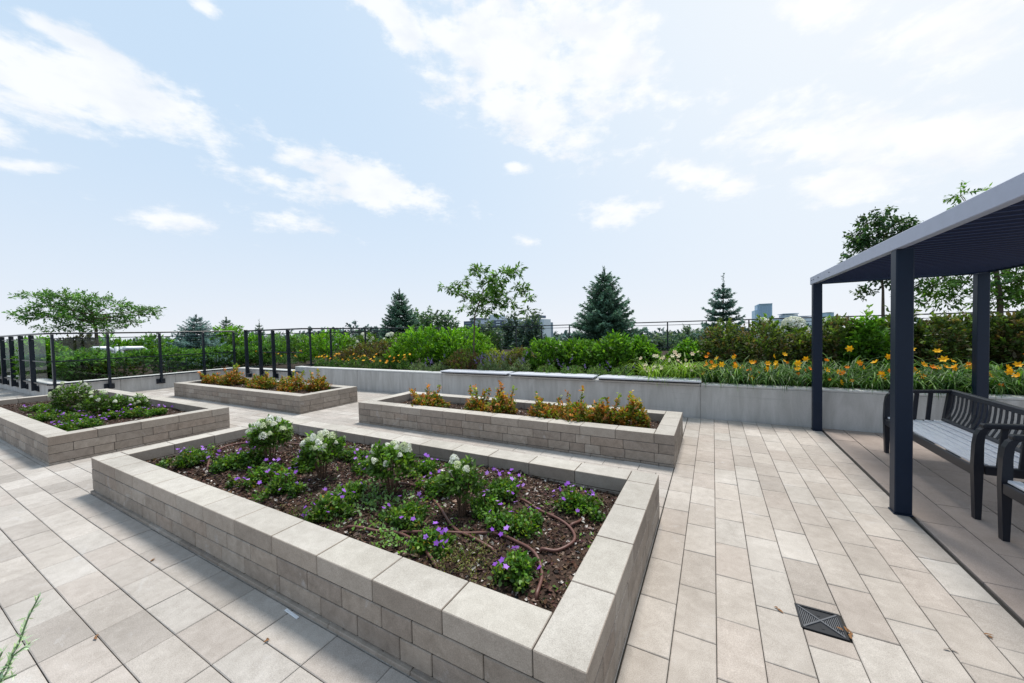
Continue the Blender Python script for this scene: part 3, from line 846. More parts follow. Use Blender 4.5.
def dome(n, rx, ry, rz, lumps=7, z0=.0, fill=.25, lump_amp=.22):
    """points through a lumpy dome, most near its skin; returns points, outward directions"""
    d = unit(rng.normal(0, 1, (n, 3))); d[:, 2] = np.abs(d[:, 2])*.95+rng.uniform(-.12, .1, n)
    d = unit(d)
    lc = unit(rng.normal(0, 1, (lumps, 3))); lc[:, 2] = np.abs(lc[:, 2])
    lump = np.max(np.exp(-((d[:, None, :]-lc[None])**2).sum(-1)/.18), 1)
    r = (1-lump_amp)+lump_amp*lump
    inner = rng.random(n) < fill
    r = r*np.where(inner, rng.uniform(.45, .9, n), rng.uniform(.88, 1.04, n))
    P = d*np.array([rx, ry, rz])*r[:, None]; P[:, 2] += z0
    return P, unit(d*np.array([1/rx, 1/ry, 1/rz]))
GREEN = [(.065, .13, .022), (.085, .165, .03), (.045, .095, .018), (.11, .20, .04)]
def shrub(name, label, cat, loc, rx, ry, rz, ntuft, L, Wd, colours, w=None, nl=9, group=None, spread=.55, fill=.3, stems=6, lumps=8, amp=.25, flowers=None, twigc=None, tl=None):
    t = thing(name, label, cat, loc, rng.uniform(0, 0.001), group)
    P, O = dome(ntuft, rx, ry, rz, lumps, rz*.06, fill, amp)
    O = unit(O + np.array([0, 0, .5]))
    V, k, C = tufts(P, O, nl, L, Wd, spread, colours, w, 'diamond', tl=tl or L*1.6)
    V[:, 2] = np.maximum(V[:, 2], .005)
    # shade low in the bush is painted into the leaf colour
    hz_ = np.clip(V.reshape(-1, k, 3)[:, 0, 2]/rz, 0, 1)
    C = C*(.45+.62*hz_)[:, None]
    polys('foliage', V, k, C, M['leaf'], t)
    sm = MB()
    for i in range(stems):
        a = rng.uniform(0, 6.28); rr = rng.uniform(.3, .75)
        e = Vector((math.cos(a)*rx*rr, math.sin(a)*ry*rr, rz*rng.uniform(.55, .8)))
        sm.tube([(math.cos(a)*.03, math.sin(a)*.03, -.03), e*.5+Vector((0, 0, .05)), e], [.012, .009, .004], 5)
    sm.build('stems', M['twig'], t)
    return t

# ---- flowers
def disc_flower_mesh(name, size, cols, seed=0):
    n = 3
    P = np.zeros((1, 3)); V, k = leaf_verts(np.array([[-size/2, 0, 0.]]), np.array([[1., 0, 0]]), np.array([[0, 0, 1.]]), size, size, 'star', .12)
    C = pal(cols, 1, None, .1)
    o = polys('flower', V, k, C, M['petal']); me = o.data; bpy.data.objects.remove(o); return me
GFL = [disc_flower_mesh('flower', .042, [c]) for c in ((.36, .12, .68), (.43, .17, .78), (.29, .09, .56), (.52, .26, .80))]
def panicle_mesh(sz, cols):
    n = 190
    h = rng.random(n); a = rng.uniform(0, 6.28, n); r = np.sqrt(np.clip(1-h*h, 0, 1))*.5*sz*rng.uniform(.8, 1.08, n)
    P = np.stack([np.cos(a)*r, np.sin(a)*r, (h-.2)*sz*.72], 1)
    D = unit(np.stack([np.cos(a), np.sin(a), rng.normal(.3, .4, n)], 1))
    Nn = D+rng.normal(0, .3, (n, 3)); T = unit(np.cross(D, rng.normal(0, 1, (n, 3))))
    V, k = leaf_verts(P-T*sz*.09, T, Nn, sz*.16, sz*.15, 'oval', .1)
    o = polys('flower_head', V, k, pal(cols, n, None, .08), M['petal']); me = o.data; bpy.data.objects.remove(o); return me
PAN = [panicle_mesh(.085, c) for c in ([(.78, .80, .66), (.85, .86, .78)], [(.66, .74, .46), (.74, .78, .58)], [(.88, .88, .84), (.8, .82, .72)])]

def place(me, name, parent, loc, rot, sc=1):
    o = bpy.data.objects.new(name, me); COL.objects.link(o); o.parent = parent
    o.location = loc; o.rotation_euler = rot; o.scale = (sc,)*3; return o

def geranium(label, px, py, wpx, surf, nfl, group, z=SOILZ):
    c = at(px, py, z+.02); dd = depth(c); rad = max(.07, wpx*dd/F/2)
    zz = float(surf(c.x, c.y))
    t = thing('geranium', label, 'flower', (c.x, c.y, zz), 0, group)
    hh = max(.065, min(.14, rad*.68))*rng.uniform(.8, 1.2); nt_ = int(130+1000*rad)
    ex, ey = rad*rng.uniform(.9, 1.3), rad*rng.uniform(.75, 1.1)
    P, O = dome(nt_, ex, ey, hh, int(rng.integers(3, 6)), .003, .35, .58)
    for q_ in range(int(rng.integers(2, 5))):       # loose side shoots
        a_ = rng.uniform(0, 6.28); n_ = int(rng.integers(14, 34)); P2, O2 = dome(n_, rad*.33, rad*.3, hh*rng.uniform(.45, .9), 3, 0, .4, .5)
        P = np.concatenate([P, P2+np.array([math.cos(a_)*ex*rng.uniform(.75, 1.15), math.sin(a_)*ey*rng.uniform(.75, 1.15), 0])]); O = np.concatenate([O, O2])
    O = unit(O+np.array([0, 0, .7]))
    V, k, C = tufts(P, O, 4, .027, .020, .85, [(.055, .125, .020), (.08, .17, .027), (.038, .085, .016), (.14, .22, .04), (.20, .17, .045)], [.34, .29, .2, .14, .03], 'oval', tl=.035)
    V[:, 2] = np.maximum(V[:, 2], .002)
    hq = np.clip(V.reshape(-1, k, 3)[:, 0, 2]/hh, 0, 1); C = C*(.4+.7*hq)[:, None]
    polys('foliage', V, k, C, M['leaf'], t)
    st = MB()
    for i in range(int(nfl*1.9)):
        a = rng.uniform(0, 6.28); r = rad*math.sqrt(rng.uniform(.05, 1.35)); q = Vector((math.cos(a)*r, math.sin(a)*r*.9, 0))
        q.z = hh*max(.25, math.sqrt(max(0, 1-min(1, (r/rad)**2)*.9)))*1.0+rng.uniform(.02, .085)
        st.tube([(0, 0, .004), (q.x*.6, q.y*.6, q.z*.4), (q.x*.9, q.y*.9, q.z*.8), q-Vector((0, 0, .003))], [.003, .002, .0018, .0015], 4)
        place(GFL[rng.integers(len(GFL))], 'flower', t, q, (rng.normal(.3, .45), rng.normal(0, .45), rng.uniform(0, 6)), rng.uniform(.75, 1.1))
    if nfl: st.build('stems', M['twig'], t)
    return t

def hydrangea(label, px, py, wpx, hpx, surf, heads, group, z=SOILZ, dens=1.0, leggy=.45):
    c = at(px, py, z+.02); dd = depth(c); rad = wpx*dd/F/2; hh = hpx*dd/F*rng.uniform(.86, .97)
    zz = float(surf(c.x, c.y)); t = thing('hydrangea', label, 'shrub', (c.x, c.y, zz), 0, group)
    n = int((90+700*rad)*dens)
    P, O = dome(n, rad, rad*.9, hh*(1-leggy)*.95, 7, hh*leggy, .4, .35)
    O = unit(O+np.array([0, 0, .35]))
    V, k, C = tufts(P, O, 5, .045, .024, .7, [(.06, .125, .022), (.085, .165, .03), (.04, .085, .018), (.12, .20, .045)], [.35, .3, .2, .15], 'oval', tl=.045)
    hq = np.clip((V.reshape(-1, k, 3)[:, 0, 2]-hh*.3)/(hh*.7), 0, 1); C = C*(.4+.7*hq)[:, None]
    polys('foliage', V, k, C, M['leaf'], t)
    sm = MB()
    for i in range(9):
        a = i*.7+rng.uniform(-.2, .2); e = Vector((math.cos(a)*rad*.6, math.sin(a)*rad*.55, hh*.75))
        sm.tube([(math.cos(a)*.02, math.sin(a)*.02, -.02), (e.x*.45, e.y*.45, hh*.35), e], [.006, .005, .003], 5)
    sm.build('stems', M['twig'], t)
    for i in range(int(heads*1.6)):
        a = rng.uniform(0, 6.28); r = rad*math.sqrt(rng.uniform(0, .85))
        q = Vector((math.cos(a)*r, math.sin(a)*r*.9, hh*leggy+hh*(1-leggy)*math.sqrt(max(.05, 1-(r/rad)**2))*.98+.005))
        place(PAN[rng.integers(3)], 'flower_head', t, q, (rng.normal(0, .35), rng.normal(0, .35), rng.uniform(0, 6)), rng.uniform(.42, .92)).scale.z *= rng.uniform(.9, 1.5)
    return t

gA = 'purple geraniums in the nearest planter'
GA = [((193, 463), 46, 6, 'green geranium mound with few purple flowers at the far left end of the nearest planter'),
      ((226, 468), 40, 4, 'geranium by the curved hoses, second from the left in the nearest planter'),
      ((248, 462), 38, 5, 'geranium in front of the leftmost hydrangea, in its shade'),
      ((262, 478), 44, 8, 'purple flowered geranium below the leftmost hydrangea, toward the front cap'),
      ((283, 490), 44, 7, 'geranium mound touching the front cap with bright violet flowers, below the leftmost hydrangea'),
      ((302, 466), 30, 3, 'small geranium between the two leftmost hydrangeas'),
      ((331, 512), 46, 6, 'large purple geranium at the front edge left of the first hose'),
      ((350, 497), 30, 2, 'small geranium behind the large front one, beside silvery cover'),
      ((356, 459), 34, 5, 'geranium at the back cap between the second and third hydrangea'),
      ((372, 468), 32, 5, 'violet flowered geranium just left of the third hydrangea'),
      ((407, 517), 50, 4, 'broad leafy geranium in the planter middle with hardly any flowers'),
      ((424, 471), 34, 4, 'geranium at the back cap right of the third hydrangea'),
      ((438, 490), 34, 4, 'geranium just left of the thin fourth hydrangea'),
      ((434, 545), 36, 6, 'geranium with a pale violet flower above the hose crossing'),
      ((502, 494), 46, 9, 'geranium full of violet flowers right of the thin fourth hydrangea'),
      ((487, 507), 30, 2, 'small leafy geranium below the thin fourth hydrangea'),
      ((514, 529), 52, 5, 'round geranium mound inside the big hose curve'),
      ((516, 570), 42, 4, 'lone geranium nearest the front right corner, hose curling round it'),
      ((577, 506), 44, 8, 'geranium by itself at the far right end of the nearest planter')]
for (px, py), w, nf, lb in GA: geranium(lb, px, py, w, hA, nf, gA)
gH = 'white hydrangeas in the nearest planter'
hydrangea('leftmost hydrangea of the nearest planter, round with a full white top', 271, 461, 46, 45, hA, 14, gH, dens=1.3)
hydrangea('second hydrangea from the left in the nearest planter, open with white heads', 322, 478, 44, 48, hA, 9, gH)
hydrangea('third and widest hydrangea of the nearest planter with cream heads', 392, 492, 54, 56, hA, 10, gH)
hydrangea('fourth hydrangea of the nearest planter, thin and upright with two white heads', 462, 510, 40, 62, hA, 3, gH, dens=.8, leggy=.4)

# silvery low cover and thyme
def cover(label, name, px, py, rx, ry, n, cols, L):
    c = at(px, py, SOILZ); P = np.stack([rng.normal(c.x, rx, n), rng.normal(c.y, ry, n)], 1)
    P[:, 0] = np.clip(P[:, 0], PLA[0]+TH+.05, PLA[1]-TH-.05); P[:, 1] = np.clip(P[:, 1], PLA[2]+TH+.05, PLA[3]-TH-.05)
    z = np.array([float(hA(a, b)) for a, b in P])+rng.uniform(0, .03, n)
    P3 = np.concatenate([P, z[:, None]], 1)
    V, k, C = tufts(P3, np.tile((0, 0, 1.), (n, 1))+rng.normal(0, .5, (n, 3)), 4, L, L*.55, .8, cols, None, 'oval', tl=.02)
    tag(polys(name, V, k, C, M['leaf']), label, 'ground cover', kind='stuff')
cover('silvery green low cover creeping over the mulch in the planter middle', 'ground_cover', 372, 503, .20, .13, 170, [(.12, .20, .08), (.16, .24, .12), (.08, .15, .05)], .03)
cover('small pale weeds beside the leftmost hose end', 'ground_cover', 390, 541, .15, .05, 60, [(.13, .24, .06), (.16, .26, .1)], .026)
cover('brownish creeping thyme patch in front of the hose crossing', 'ground_cover', 462, 562, .13, .09, 220, [(.10, .12, .03), (.13, .11, .05), (.08, .10, .03)], .016)
cover('dull olive thyme patch at the front cap under the leftmost geraniums', 'ground_cover', 312, 515, .12, .06, 120, [(.09, .11, .03), (.11, .10, .04)], .015)
cover('sparse green seedlings scattered over the mulch of the nearest planter', 'ground_cover', 400, 505, .9, .4, 140, [(.10, .20, .04), (.07, .14, .03)], .022)

# ---- left planter
gC = 'purple geraniums in the left edge planter'
GC = [((40, 410), 24, 4, 'geranium in the far left corner of the left planter'), ((62, 413), 26, 6, 'geranium left of the big hydrangea in the left planter'), ((46, 419), 26, 4, 'geranium near the left cap of the left planter'),
      ((78, 421), 26, 5, 'geranium at the middle of the left planter in front of the big hydrangea'), ((66, 429), 26, 6, 'frontmost geranium at the near corner of the left planter'), ((92, 424), 24, 6, 'violet geranium along the front right cap of the left planter'),
      ((112, 418), 20, 3, 'small geranium under the smaller hydrangeas in the left planter'), ((134, 416), 22, 5, 'geranium right of the smaller hydrangeas in the left planter'), ((158, 414), 26, 4, 'low geranium at the right end of the left planter')]
for (px, py), w, nf, lb in GC: geranium(lb, px, py, w, hC, nf, gC)
gHC = 'hydrangeas in the left edge planter'
hydrangea('tallest bushy hydrangea at the middle of the left planter', 73, 411, 34, 33, hC, 5, gHC, dens=1.2, leggy=.2)
hydrangea('middle leafy hydrangea of the left planter with pale heads', 98, 415, 30, 26, hC, 5, gHC, leggy=.2)
hydrangea('broad low hydrangea right of the middle one in the left planter', 118, 414, 28, 24, hC, 5, gHC, leggy=.2)
hydrangea('small hydrangea with white heads at the right end of the left planter', 139, 411, 18, 17, hC, 6, gHC, leggy=.2)

# ---- orange leaved spireas
ORG = [(.32, .13, .035), (.27, .18, .035), (.14, .19, .03), (.38, .19, .09), (.10, .15, .025), (.28, .26, .07)]
def spirea(label, px, py, wpx, hpx, surf, group):
    c = at(px, py, SOILZ+.02); dd = depth(c); rad = wpx*dd/F/2*1.15; hh = hpx*dd/F*.9; zz = float(surf(c.x, c.y))
    t = thing('spirea', label, 'shrub', (c.x, c.y, zz), 0, group)
    n = int(170+560*rad)
    P, O = dome(n, rad, rad*.9, hh*.74, 6, .01, .4, .45)
    # upright shoots
    ns = int(rng.integers(2, 6)); sh = []; so_ = []
    sm = MB()
    for i in range(ns):
        a = rng.uniform(0, 6.28); r = rad*rng.uniform(.1, .9); top = hh*rng.uniform(.75, 1.08)
        q = np.array([math.cos(a)*r, math.sin(a)*r, 0])
        sm.tube([(q[0]*.3, q[1]*.3, 0), (q[0]*.8, q[1]*.8, top*.5), (q[0], q[1], top)], [.004, .003, .002], 4)
        for u in np.linspace(.45, 1, 10): sh.append([q[0]*(.3+.7*u), q[1]*(.3+.7*u), top*u]); so_.append([math.cos(a)*.4+rng.normal(0, .4), math.sin(a)*.4+rng.normal(0, .4), .8])
    P = np.concatenate([P, np.array(sh)]); O = np.concatenate([unit(O+np.array([0, 0, .5])), unit(np.array(so_))])
    V, k, C = tufts(P, O, 6, .046, .028, .65, ORG, [.21, .17, .22, .13, .16, .11], 'oval', tl=.04)
    V[:, 2] = np.maximum(V[:, 2], .002)
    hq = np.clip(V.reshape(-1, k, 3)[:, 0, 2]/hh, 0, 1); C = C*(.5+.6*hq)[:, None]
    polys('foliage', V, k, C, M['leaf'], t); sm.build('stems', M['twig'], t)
gB = 'orange leaved spireas in the long planter'
for px, py, w, h, lb in ((430, 408, 38, 24, 'orange leaved spirea alone at the left end of the long planter'), (479, 413, 28, 29, 'yellow green topped spirea, second from the left in the long planter'), (503, 415, 34, 32, 'spirea with a tall reddish shoot, third from the left in the long planter'),
                         (552, 420, 44, 30, 'spreading orange spirea in the middle of the long planter'), (577, 424, 44, 38, 'tallest orange spirea right of the middle in the long planter'), (606, 425, 38, 30, 'reddish spirea, second from the right in the long planter'), (634, 427, 38, 35, 'spirea with a yellow green shoot at the right end of the long planter')):
    spirea(lb, px, py, w, h, hB, gB)
gD = 'orange leaved spireas in the planter at the railing corner'
for px, py, w, h, lb in ((212, 383, 24, 12, 'low dull spirea at the left end of the corner planter'), (231, 384, 26, 20, 'orange spirea with a tall shoot, second from the left in the corner planter'), (262, 388, 32, 19, 'orange spirea in the middle of the corner planter'),
                         (290, 391, 34, 19, 'orange red spirea, second from the right in the corner planter'), (318, 390, 24, 21, 'thin spirea with one upright shoot at the right end of the corner planter')):
    spirea(lb, px, py, w, h, hD, gD)

# ================================================================== FLOWER BED BEHIND THE WALL
BZ = .52
def blade_clump(n, Lr, w, spread, droop, cols, rad=.12, segs=5):
    """arching strap leaves; returns quads"""
    V = []; C = []
    for i in range(n):
        a = rng.uniform(0, 6.28); r = rad*math.sqrt(rng.random()); L = Lr*rng.uniform(.65, 1.15)
        p = np.array([math.cos(a)*r, math.sin(a)*r, 0.]); a2 = a+rng.normal(0, .5)
        hd = np.array([math.cos(a2), math.sin(a2), 0.]); sd_ = np.array([-hd[1], hd[0], 0.])
        th = R(90)-rng.uniform(.1, spread); pts = [p]; dr = droop*rng.uniform(.7, 1.3)
        for s in range(segs):
            p = p+(hd*math.cos(th)+np.array([0, 0, math.sin(th)]))*L/segs; th -= dr/segs*(1+s*.5); pts.append(p)
        col = pal(cols, 1)[0]
        for s in range(segs):
            w0 = w*(1-(s/segs)**2.2)+.002; w1 = w*(1-((s+1)/segs)**2.2)+.002
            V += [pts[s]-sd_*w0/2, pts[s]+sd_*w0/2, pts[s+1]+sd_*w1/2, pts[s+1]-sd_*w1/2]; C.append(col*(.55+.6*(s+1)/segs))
    return np.array(V), np.array(C)
def lily_flower_mesh(col1, col2, sz):
    n = 6; a = np.arange(n)*math.pi/3
    P = np.zeros((n, 3)); D = np.stack([np.cos(a), np.sin(a), np.full(n, .55)], 1)
    Nn = np.stack([-np.cos(a)*.5, -np.sin(a)*.5, np.ones(n)], 1)
    V, k = leaf_verts(P, D, Nn, sz, sz*.55, 'oval', .1)
    o = polys('flower', V, k, np.array([col1 if i % 2 else col2 for i in range(n)]), M['petal']); me = o.data; bpy.data.objects.remove(o); return me
LILO = [lily_flower_mesh((.88, .40, .008), (.92, .47, .01), .062), lily_flower_mesh((.90, .46, .01), (.94, .54, .015), .066), lily_flower_mesh((.80, .22, .008), (.85, .29, .01), .045)]
LILP = [lily_flower_mesh((.82, .76, .50), (.88, .80, .60), .06), lily_flower_mesh((.80, .62, .42), (.85, .70, .5), .055)]
DLG = [(.036, .085, .02), (.055, .12, .028), (.024, .06, .015), (.095, .155, .055)]
def daylily(label, loc, rad, h, nfl, meshes, cols, group, nb=90):
    t = thing('daylily', label, 'flower', loc, 0, group)
    V, C = blade_clump(nb, h*1.25, .017, .55, 1.5, cols, rad)
    polys('foliage', V, 4, C, M['leaf'], t)
    for i in range(nfl):
        a = rng.uniform(0, 6.28); r = rad*rng.uniform(.4, 1.5); q = Vector((math.cos(a)*r, math.sin(a)*r-.10, h*rng.uniform(.35, 1.0)))
        s = MB(); s.tube([(q.x*.3, q.y*.3, 0), (q.x*.7, q.y*.7, q.z*.6), q], [.004, .003, .0025], 4, (.08, .15, .04))
        st = s.build('flower_stalk', M['leaf'], t)
        f_ = place(meshes[rng.integers(len(meshes))], 'flower', st, q, (R(rng.uniform(15, 75)), 0, rng.normal(0, .9)), rng.uniform(.7, 1.1))
        f_.rotation_euler[0] = R(rng.uniform(35, 85))
    return t
gDL = 'orange daylilies along the concrete wall'
k = 0
ORDN = ['first', 'second', 'third', 'fourth', 'fifth', 'sixth', 'seventh', 'eighth', 'ninth', 'tenth', 'eleventh', 'twelfth', 'thirteenth', 'fourteenth', 'fifteenth', 'sixteenth', 'seventeenth']
x = -.02
while x < 4.2:
    side = 'left of the pergola' if x < 1.2 else 'behind the pergola and bench'
    daylily('front row orange daylily, %s from the left, %s' % (ORDN[k], side), (x+rng.uniform(-.05, .05), WY+.31+rng.uniform(-.03, .05), BZ), .13, rng.uniform(.46, .56), int(rng.integers(4, 8)), LILO, DLG, gDL, 95)
    x += .30; k += 1
k = 0; x = .1
while x < 4.7:
    daylily('back row orange daylily below the dark shrubs, %s from the left' % ORDN[k], (x+rng.uniform(-.06, .06), WY+.85+rng.uniform(-.06, .06), BZ), .15, rng.uniform(.56, .68), int(rng.integers(2, 5)), LILO, DLG, gDL, 95)
    x += .36; k += 1
YG = [(.13, .22, .03), (.17, .27, .045), (.09, .16, .025)]
daylily('pale flowered daylily clump with yellow green arching leaves behind the right wall seat, left one', (-1.02, WY+.40, BZ), .18, .62, 16, LILP, YG, 'pale daylilies', 150)
daylily('pale flowered daylily clump with yellow green arching leaves behind the right wall seat, right one', (-.50, WY+.42, BZ), .18, .66, 17, LILP, YG, 'pale daylilies', 150)

def px_shrub(name, label, cat, pxl, pxr, ytop, Y, colours, w=None, z=BZ, L=.09, Wd=.05, group=None, n=None, deep=1.0, **kw):
    """shrub standing at distance Y whose outline spans the given directions"""
    a = aty(pxl, ytop, Y); b = aty(pxr, ytop, Y); rx = abs(b.x-a.x)/2; top = (a.z+b.z)/2
    hh = max(.15, top-z); rx *= 1.0 if name != 'ninebark' else 1.22
    n = int((n or int(130+260*rx*hh))*1.25)
    return shrub(name, label, cat, ((a.x+b.x)/2, Y, z), rx, min(rx, max(.35, hh))*deep, hh*1.02, n, L, Wd, colours, w, group=group, **kw)
BR = [(.085, .20, .022), (.11, .24, .028), (.06, .15, .018), (.14, .28, .035)]
MG = [(.06, .14, .02), (.08, .18, .026), (.045, .105, .016), (.11, .22, .035)]
NB = [(.06, .095, .028), (.085, .12, .034), (.105, .085, .042), (.05, .07, .024), (.095, .15, .038)]
PK = [(.09, .08, .035), (.11, .14, .03), (.13, .07, .045), (.08, .12, .025)]
HY = [(.07, .13, .025), (.09, .16, .03)]
# left part of the bed
px_shrub('green_shrub', 'rounded bright green shrub beside the fence post left of the orange flowers', 'shrub', 309, 352, 333, 9.2, BR, n=420)
px_shrub('ninebark', 'brown leaved shrub behind the orange flowers and below the white blossoms', 'shrub', 342, 404, 342, 8.7, [(.075, .06, .03), (.10, .085, .035), (.055, .045, .025), (.09, .11, .03)], n=420, L=.07, Wd=.04)
px_shrub('green_shrub', 'big bright green shrub left of the slim locust trunk', 'shrub', 398, 450, 331, 8.7, BR, n=620)
px_shrub('green_shrub', 'bright green shrub reaching behind the slim locust trunk', 'shrub', 432, 490, 330, 9.4, BR, n=560)
px_shrub('spirea', 'low reddish green spirea mound with pink flowers left of the slim locust trunk', 'shrub', 446, 484, 351, 8.0, PK, n=330, L=.05, Wd=.03)
px_shrub('evergreen_shrub', 'dark round evergreen shrub right behind the slim locust trunk', 'shrub', 476, 501, 334, 11, [(.02, .045, .012), (.028, .06, .016)], n=500, L=.06, Wd=.03)
px_shrub('yellow_shrub', 'low yellow green shrub at the foot of the slim locust', 'shrub', 484, 508, 352, 8.6, [(.20, .24, .05), (.26, .26, .08), (.14, .19, .04)], n=220, L=.05, Wd=.03)
px_shrub('spirea', 'brownish green spirea mound right of the slim locust trunk', 'shrub', 504, 536, 347, 8.7, PK, n=330, L=.05, Wd=.03)
for i, (a, b, t_, Y, lb) in enumerate(((526, 572, 343, 8.3, 'green leafy shrub right of the brownish mound, leftmost of the row before the big spruce'), (556, 604, 341, 8.7, 'second green shrub of the row in front of the big spruce'), (590, 640, 339, 8.4, 'tallest light green shrub at the right foot of the big spruce'),
                                      (622, 664, 344, 8.8, 'green shrub between the big spruce and the pale daylilies'), (668, 706, 347, 9.3, 'green leafy shrub behind the pale daylilies'))):
    px_shrub('green_shrub', lb, 'shrub', a, b, t_, Y, MG, n=430, group='green shrubs before the big spruce')
# dark ninebarks behind the daylilies
for i, (a, b, t_, Y, lb) in enumerate(((700, 748, 325, 9.3, 'leftmost dark bronze shrub of the row, at the foot of the small spruce'), (738, 786, 329, 9.0, 'dark bronze shrub second from the left, below the far glass tower'), (776, 826, 330, 9.4, 'dark bronze shrub just left of and behind the far pergola post'),
                                      (816, 860, 318, 9.1, 'dark bronze shrub just right of the far pergola post'), (910, 964, 317, 9.1, 'dark bronze shrub between the middle and back pergola posts'), (950, 1006, 314, 9.4, 'dark bronze shrub behind the back pergola post'), (990, 1050, 310, 9.2, 'dark bronze shrub at the right edge of the picture'))):
    px_shrub('ninebark', lb, 'shrub', a, b, t_, Y, NB, n=520, L=.065, Wd=.038, group='dark bronze shrubs behind the daylilies')
px_shrub('green_shrub', 'brighter green shrub among the bronze ones left of the middle pergola post', 'shrub', 846, 884, 318, 8.8, MG, n=420)
px_shrub('green_shrub', 'olive green shrub half hidden by the middle pergola post', 'shrub', 878, 924, 318, 9.3, [(.06, .10, .02), (.08, .12, .026), (.05, .07, .02)], n=420)

def white_bush(label, pxl, pxr, ytop, Y, nh, group):
    t = px_shrub('hydrangea', label, 'shrub', pxl, pxr, ytop+3, Y, HY, n=220, group=group)
    rx = abs(aty(pxr, ytop, Y).x-aty(pxl, ytop, Y).x)/2; hh = aty((pxl+pxr)/2, ytop+3, Y).z-BZ
    for i in range(nh):
        a = rng.uniform(0, 6.28); r = rx*math.sqrt(rng.random())*.95
        q = Vector((math.cos(a)*r, math.sin(a)*r*.6, hh*math.sqrt(max(.3, 1-(r/rx)**2))+.02))
        place(PAN[(0, 2)[i % 2]], 'flower_head', t, q, (rng.normal(0, .4), rng.normal(0, .4), 0), rng.uniform(1.4, 2.3))
gW = 'white flowering hydrangeas in the flower bed'
white_bush('white flowering hydrangea behind the brown shrub, left of the left spruce foot', 350, 378, 332, 9.8, 18, gW)
white_bush('white flowering hydrangea right at the foot of the left spruce', 380, 404, 332, 9.7, 16, gW)
white_bush('white flowering hydrangea between the small spruce and the far pergola post, left one', 746, 784, 319, 10.0, 34, gW)
white_bush('white flowering hydrangea directly left of the far pergola post, full of cream heads', 774, 814, 317, 10.0, 40, gW)
white_bush('white flowering hydrangea directly right of the far pergola post', 816, 840, 318, 10.3, 10, gW)

# orange coreopsis by the wall at left, lavender and salvia edging
CORM = [disc_flower_mesh('flower', .085, [c]) for c in ((.90, .42, .02), (.92, .52, .03), (.88, .34, .02))]
def front_clump(name, label, cat, px, wpx, ytop, Y, cols, meshes, nf, group, fsz=1.0, L=.06):
    c = aty(px, ytop, Y); rad = wpx*depth(c)/F/2; hh = c.z-BZ
    t = thing(name, label, cat, (c.x, Y, BZ), 0, group)
    P, O = dome(160, rad, rad*.8, hh*.85, 6, 0, .3, .3)
    V, k_, C = tufts(P, unit(O+np.array([0, 0, 1.2])), 7, L, L*.22, .45, cols, None, 'diamond', tl=.05)
    V[:, 2] = np.maximum(V[:, 2], .003)
    polys('foliage', V, k_, C, M['leaf'], t)
    for i in range(nf):
        a = rng.uniform(0, 6.28); r = rad*math.sqrt(rng.random())
        q = Vector((math.cos(a)*r, math.sin(a)*r*.8-.02, hh*rng.uniform(.55, 1.1)))
        place(meshes[rng.integers(len(meshes))], 'flower', t, q, (R(rng.uniform(15, 60)), rng.normal(0, .3), rng.normal(0, .5)), fsz*rng.uniform(.8, 1.3))
def spike_mesh():
    n = 22; h = rng.random(n)*.16; a = rng.uniform(0, 6.28, n)
    P = np.stack([np.cos(a)*.006, np.sin(a)*.006, h], 1); D = np.stack([np.cos(a), np.sin(a), np.full(n, .8)], 1)
    V, k_ = leaf_verts(P, D, np.tile((0, 0, 1.), (n, 1)), .022, .014, 'diamond')
    o = polys('flower', V, k_, pal([(.16, .12, .30), (.20, .15, .36), (.12, .10, .22)], n), M['petal']); me = o.data; bpy.data.objects.remove(o); return me
SPK = [spike_mesh() for _ in range(3)]
gCO = 'orange flower clumps at the left end of the wall'
for i, px in enumerate((322, 336, 350, 364, 378, 392, 404)):
    front_clump('coreopsis', 'orange flowered clump on the left part of the wall, %s of seven from the left' % ORDN[i], 'flower', px, 17, 355, WY+.42+.12*(i % 2), DLG, CORM, 8, gCO)
for i, px in enumerate((262, 276, 288, 299)):
    front_clump('coreopsis', 'orange flowered clump seen through the railing, %s of four right of the gate' % ORDN[i], 'flower', px, 15, 352, WY+1.2, DLG, CORM, 4, 'orange flowers behind the railing')
SV = [(.09, .13, .075), (.12, .16, .10), (.07, .11, .05)]
for i, (px, lb) in enumerate(((420, 'grey green lavender clump with few flowers below the bright green shrubs'), (438, 'grey green lavender clump left of the reddish spirea mound'))):
    front_clump('lavender', lb, 'flower', px, 26, 362, WY+.42, SV, SPK, 5, 'lavender edging', 1.0)
for i, (px, lb) in enumerate(((486, 'purple lavender clump at the foot of the slim locust trunk'), (503, 'purple lavender clump right of the slim locust trunk'), (521, 'grey lavender clump above the gap between the left and middle seats'))):
    front_clump('lavender', lb, 'flower', px, 24, 357, WY+.45, SV, SPK, 15-5*i, 'lavender edging', 1.0)
for i, (px, lb) in enumerate(((548, 'grey green salvia clump at the left end of the middle wall seat'), (572, 'salvia clump behind the middle of the middle wall seat'), (598, 'salvia clump above the gap between the middle and right seats'), (622, 'purple tipped salvia clump behind the left end of the right wall seat'))):
    front_clump('salvia', lb, 'flower', px, 30, 364, WY+.40, [(.06, .12, .03), (.08, .15, .04), (.10, .14, .07)], SPK, 3, 'salvia edging', .9)

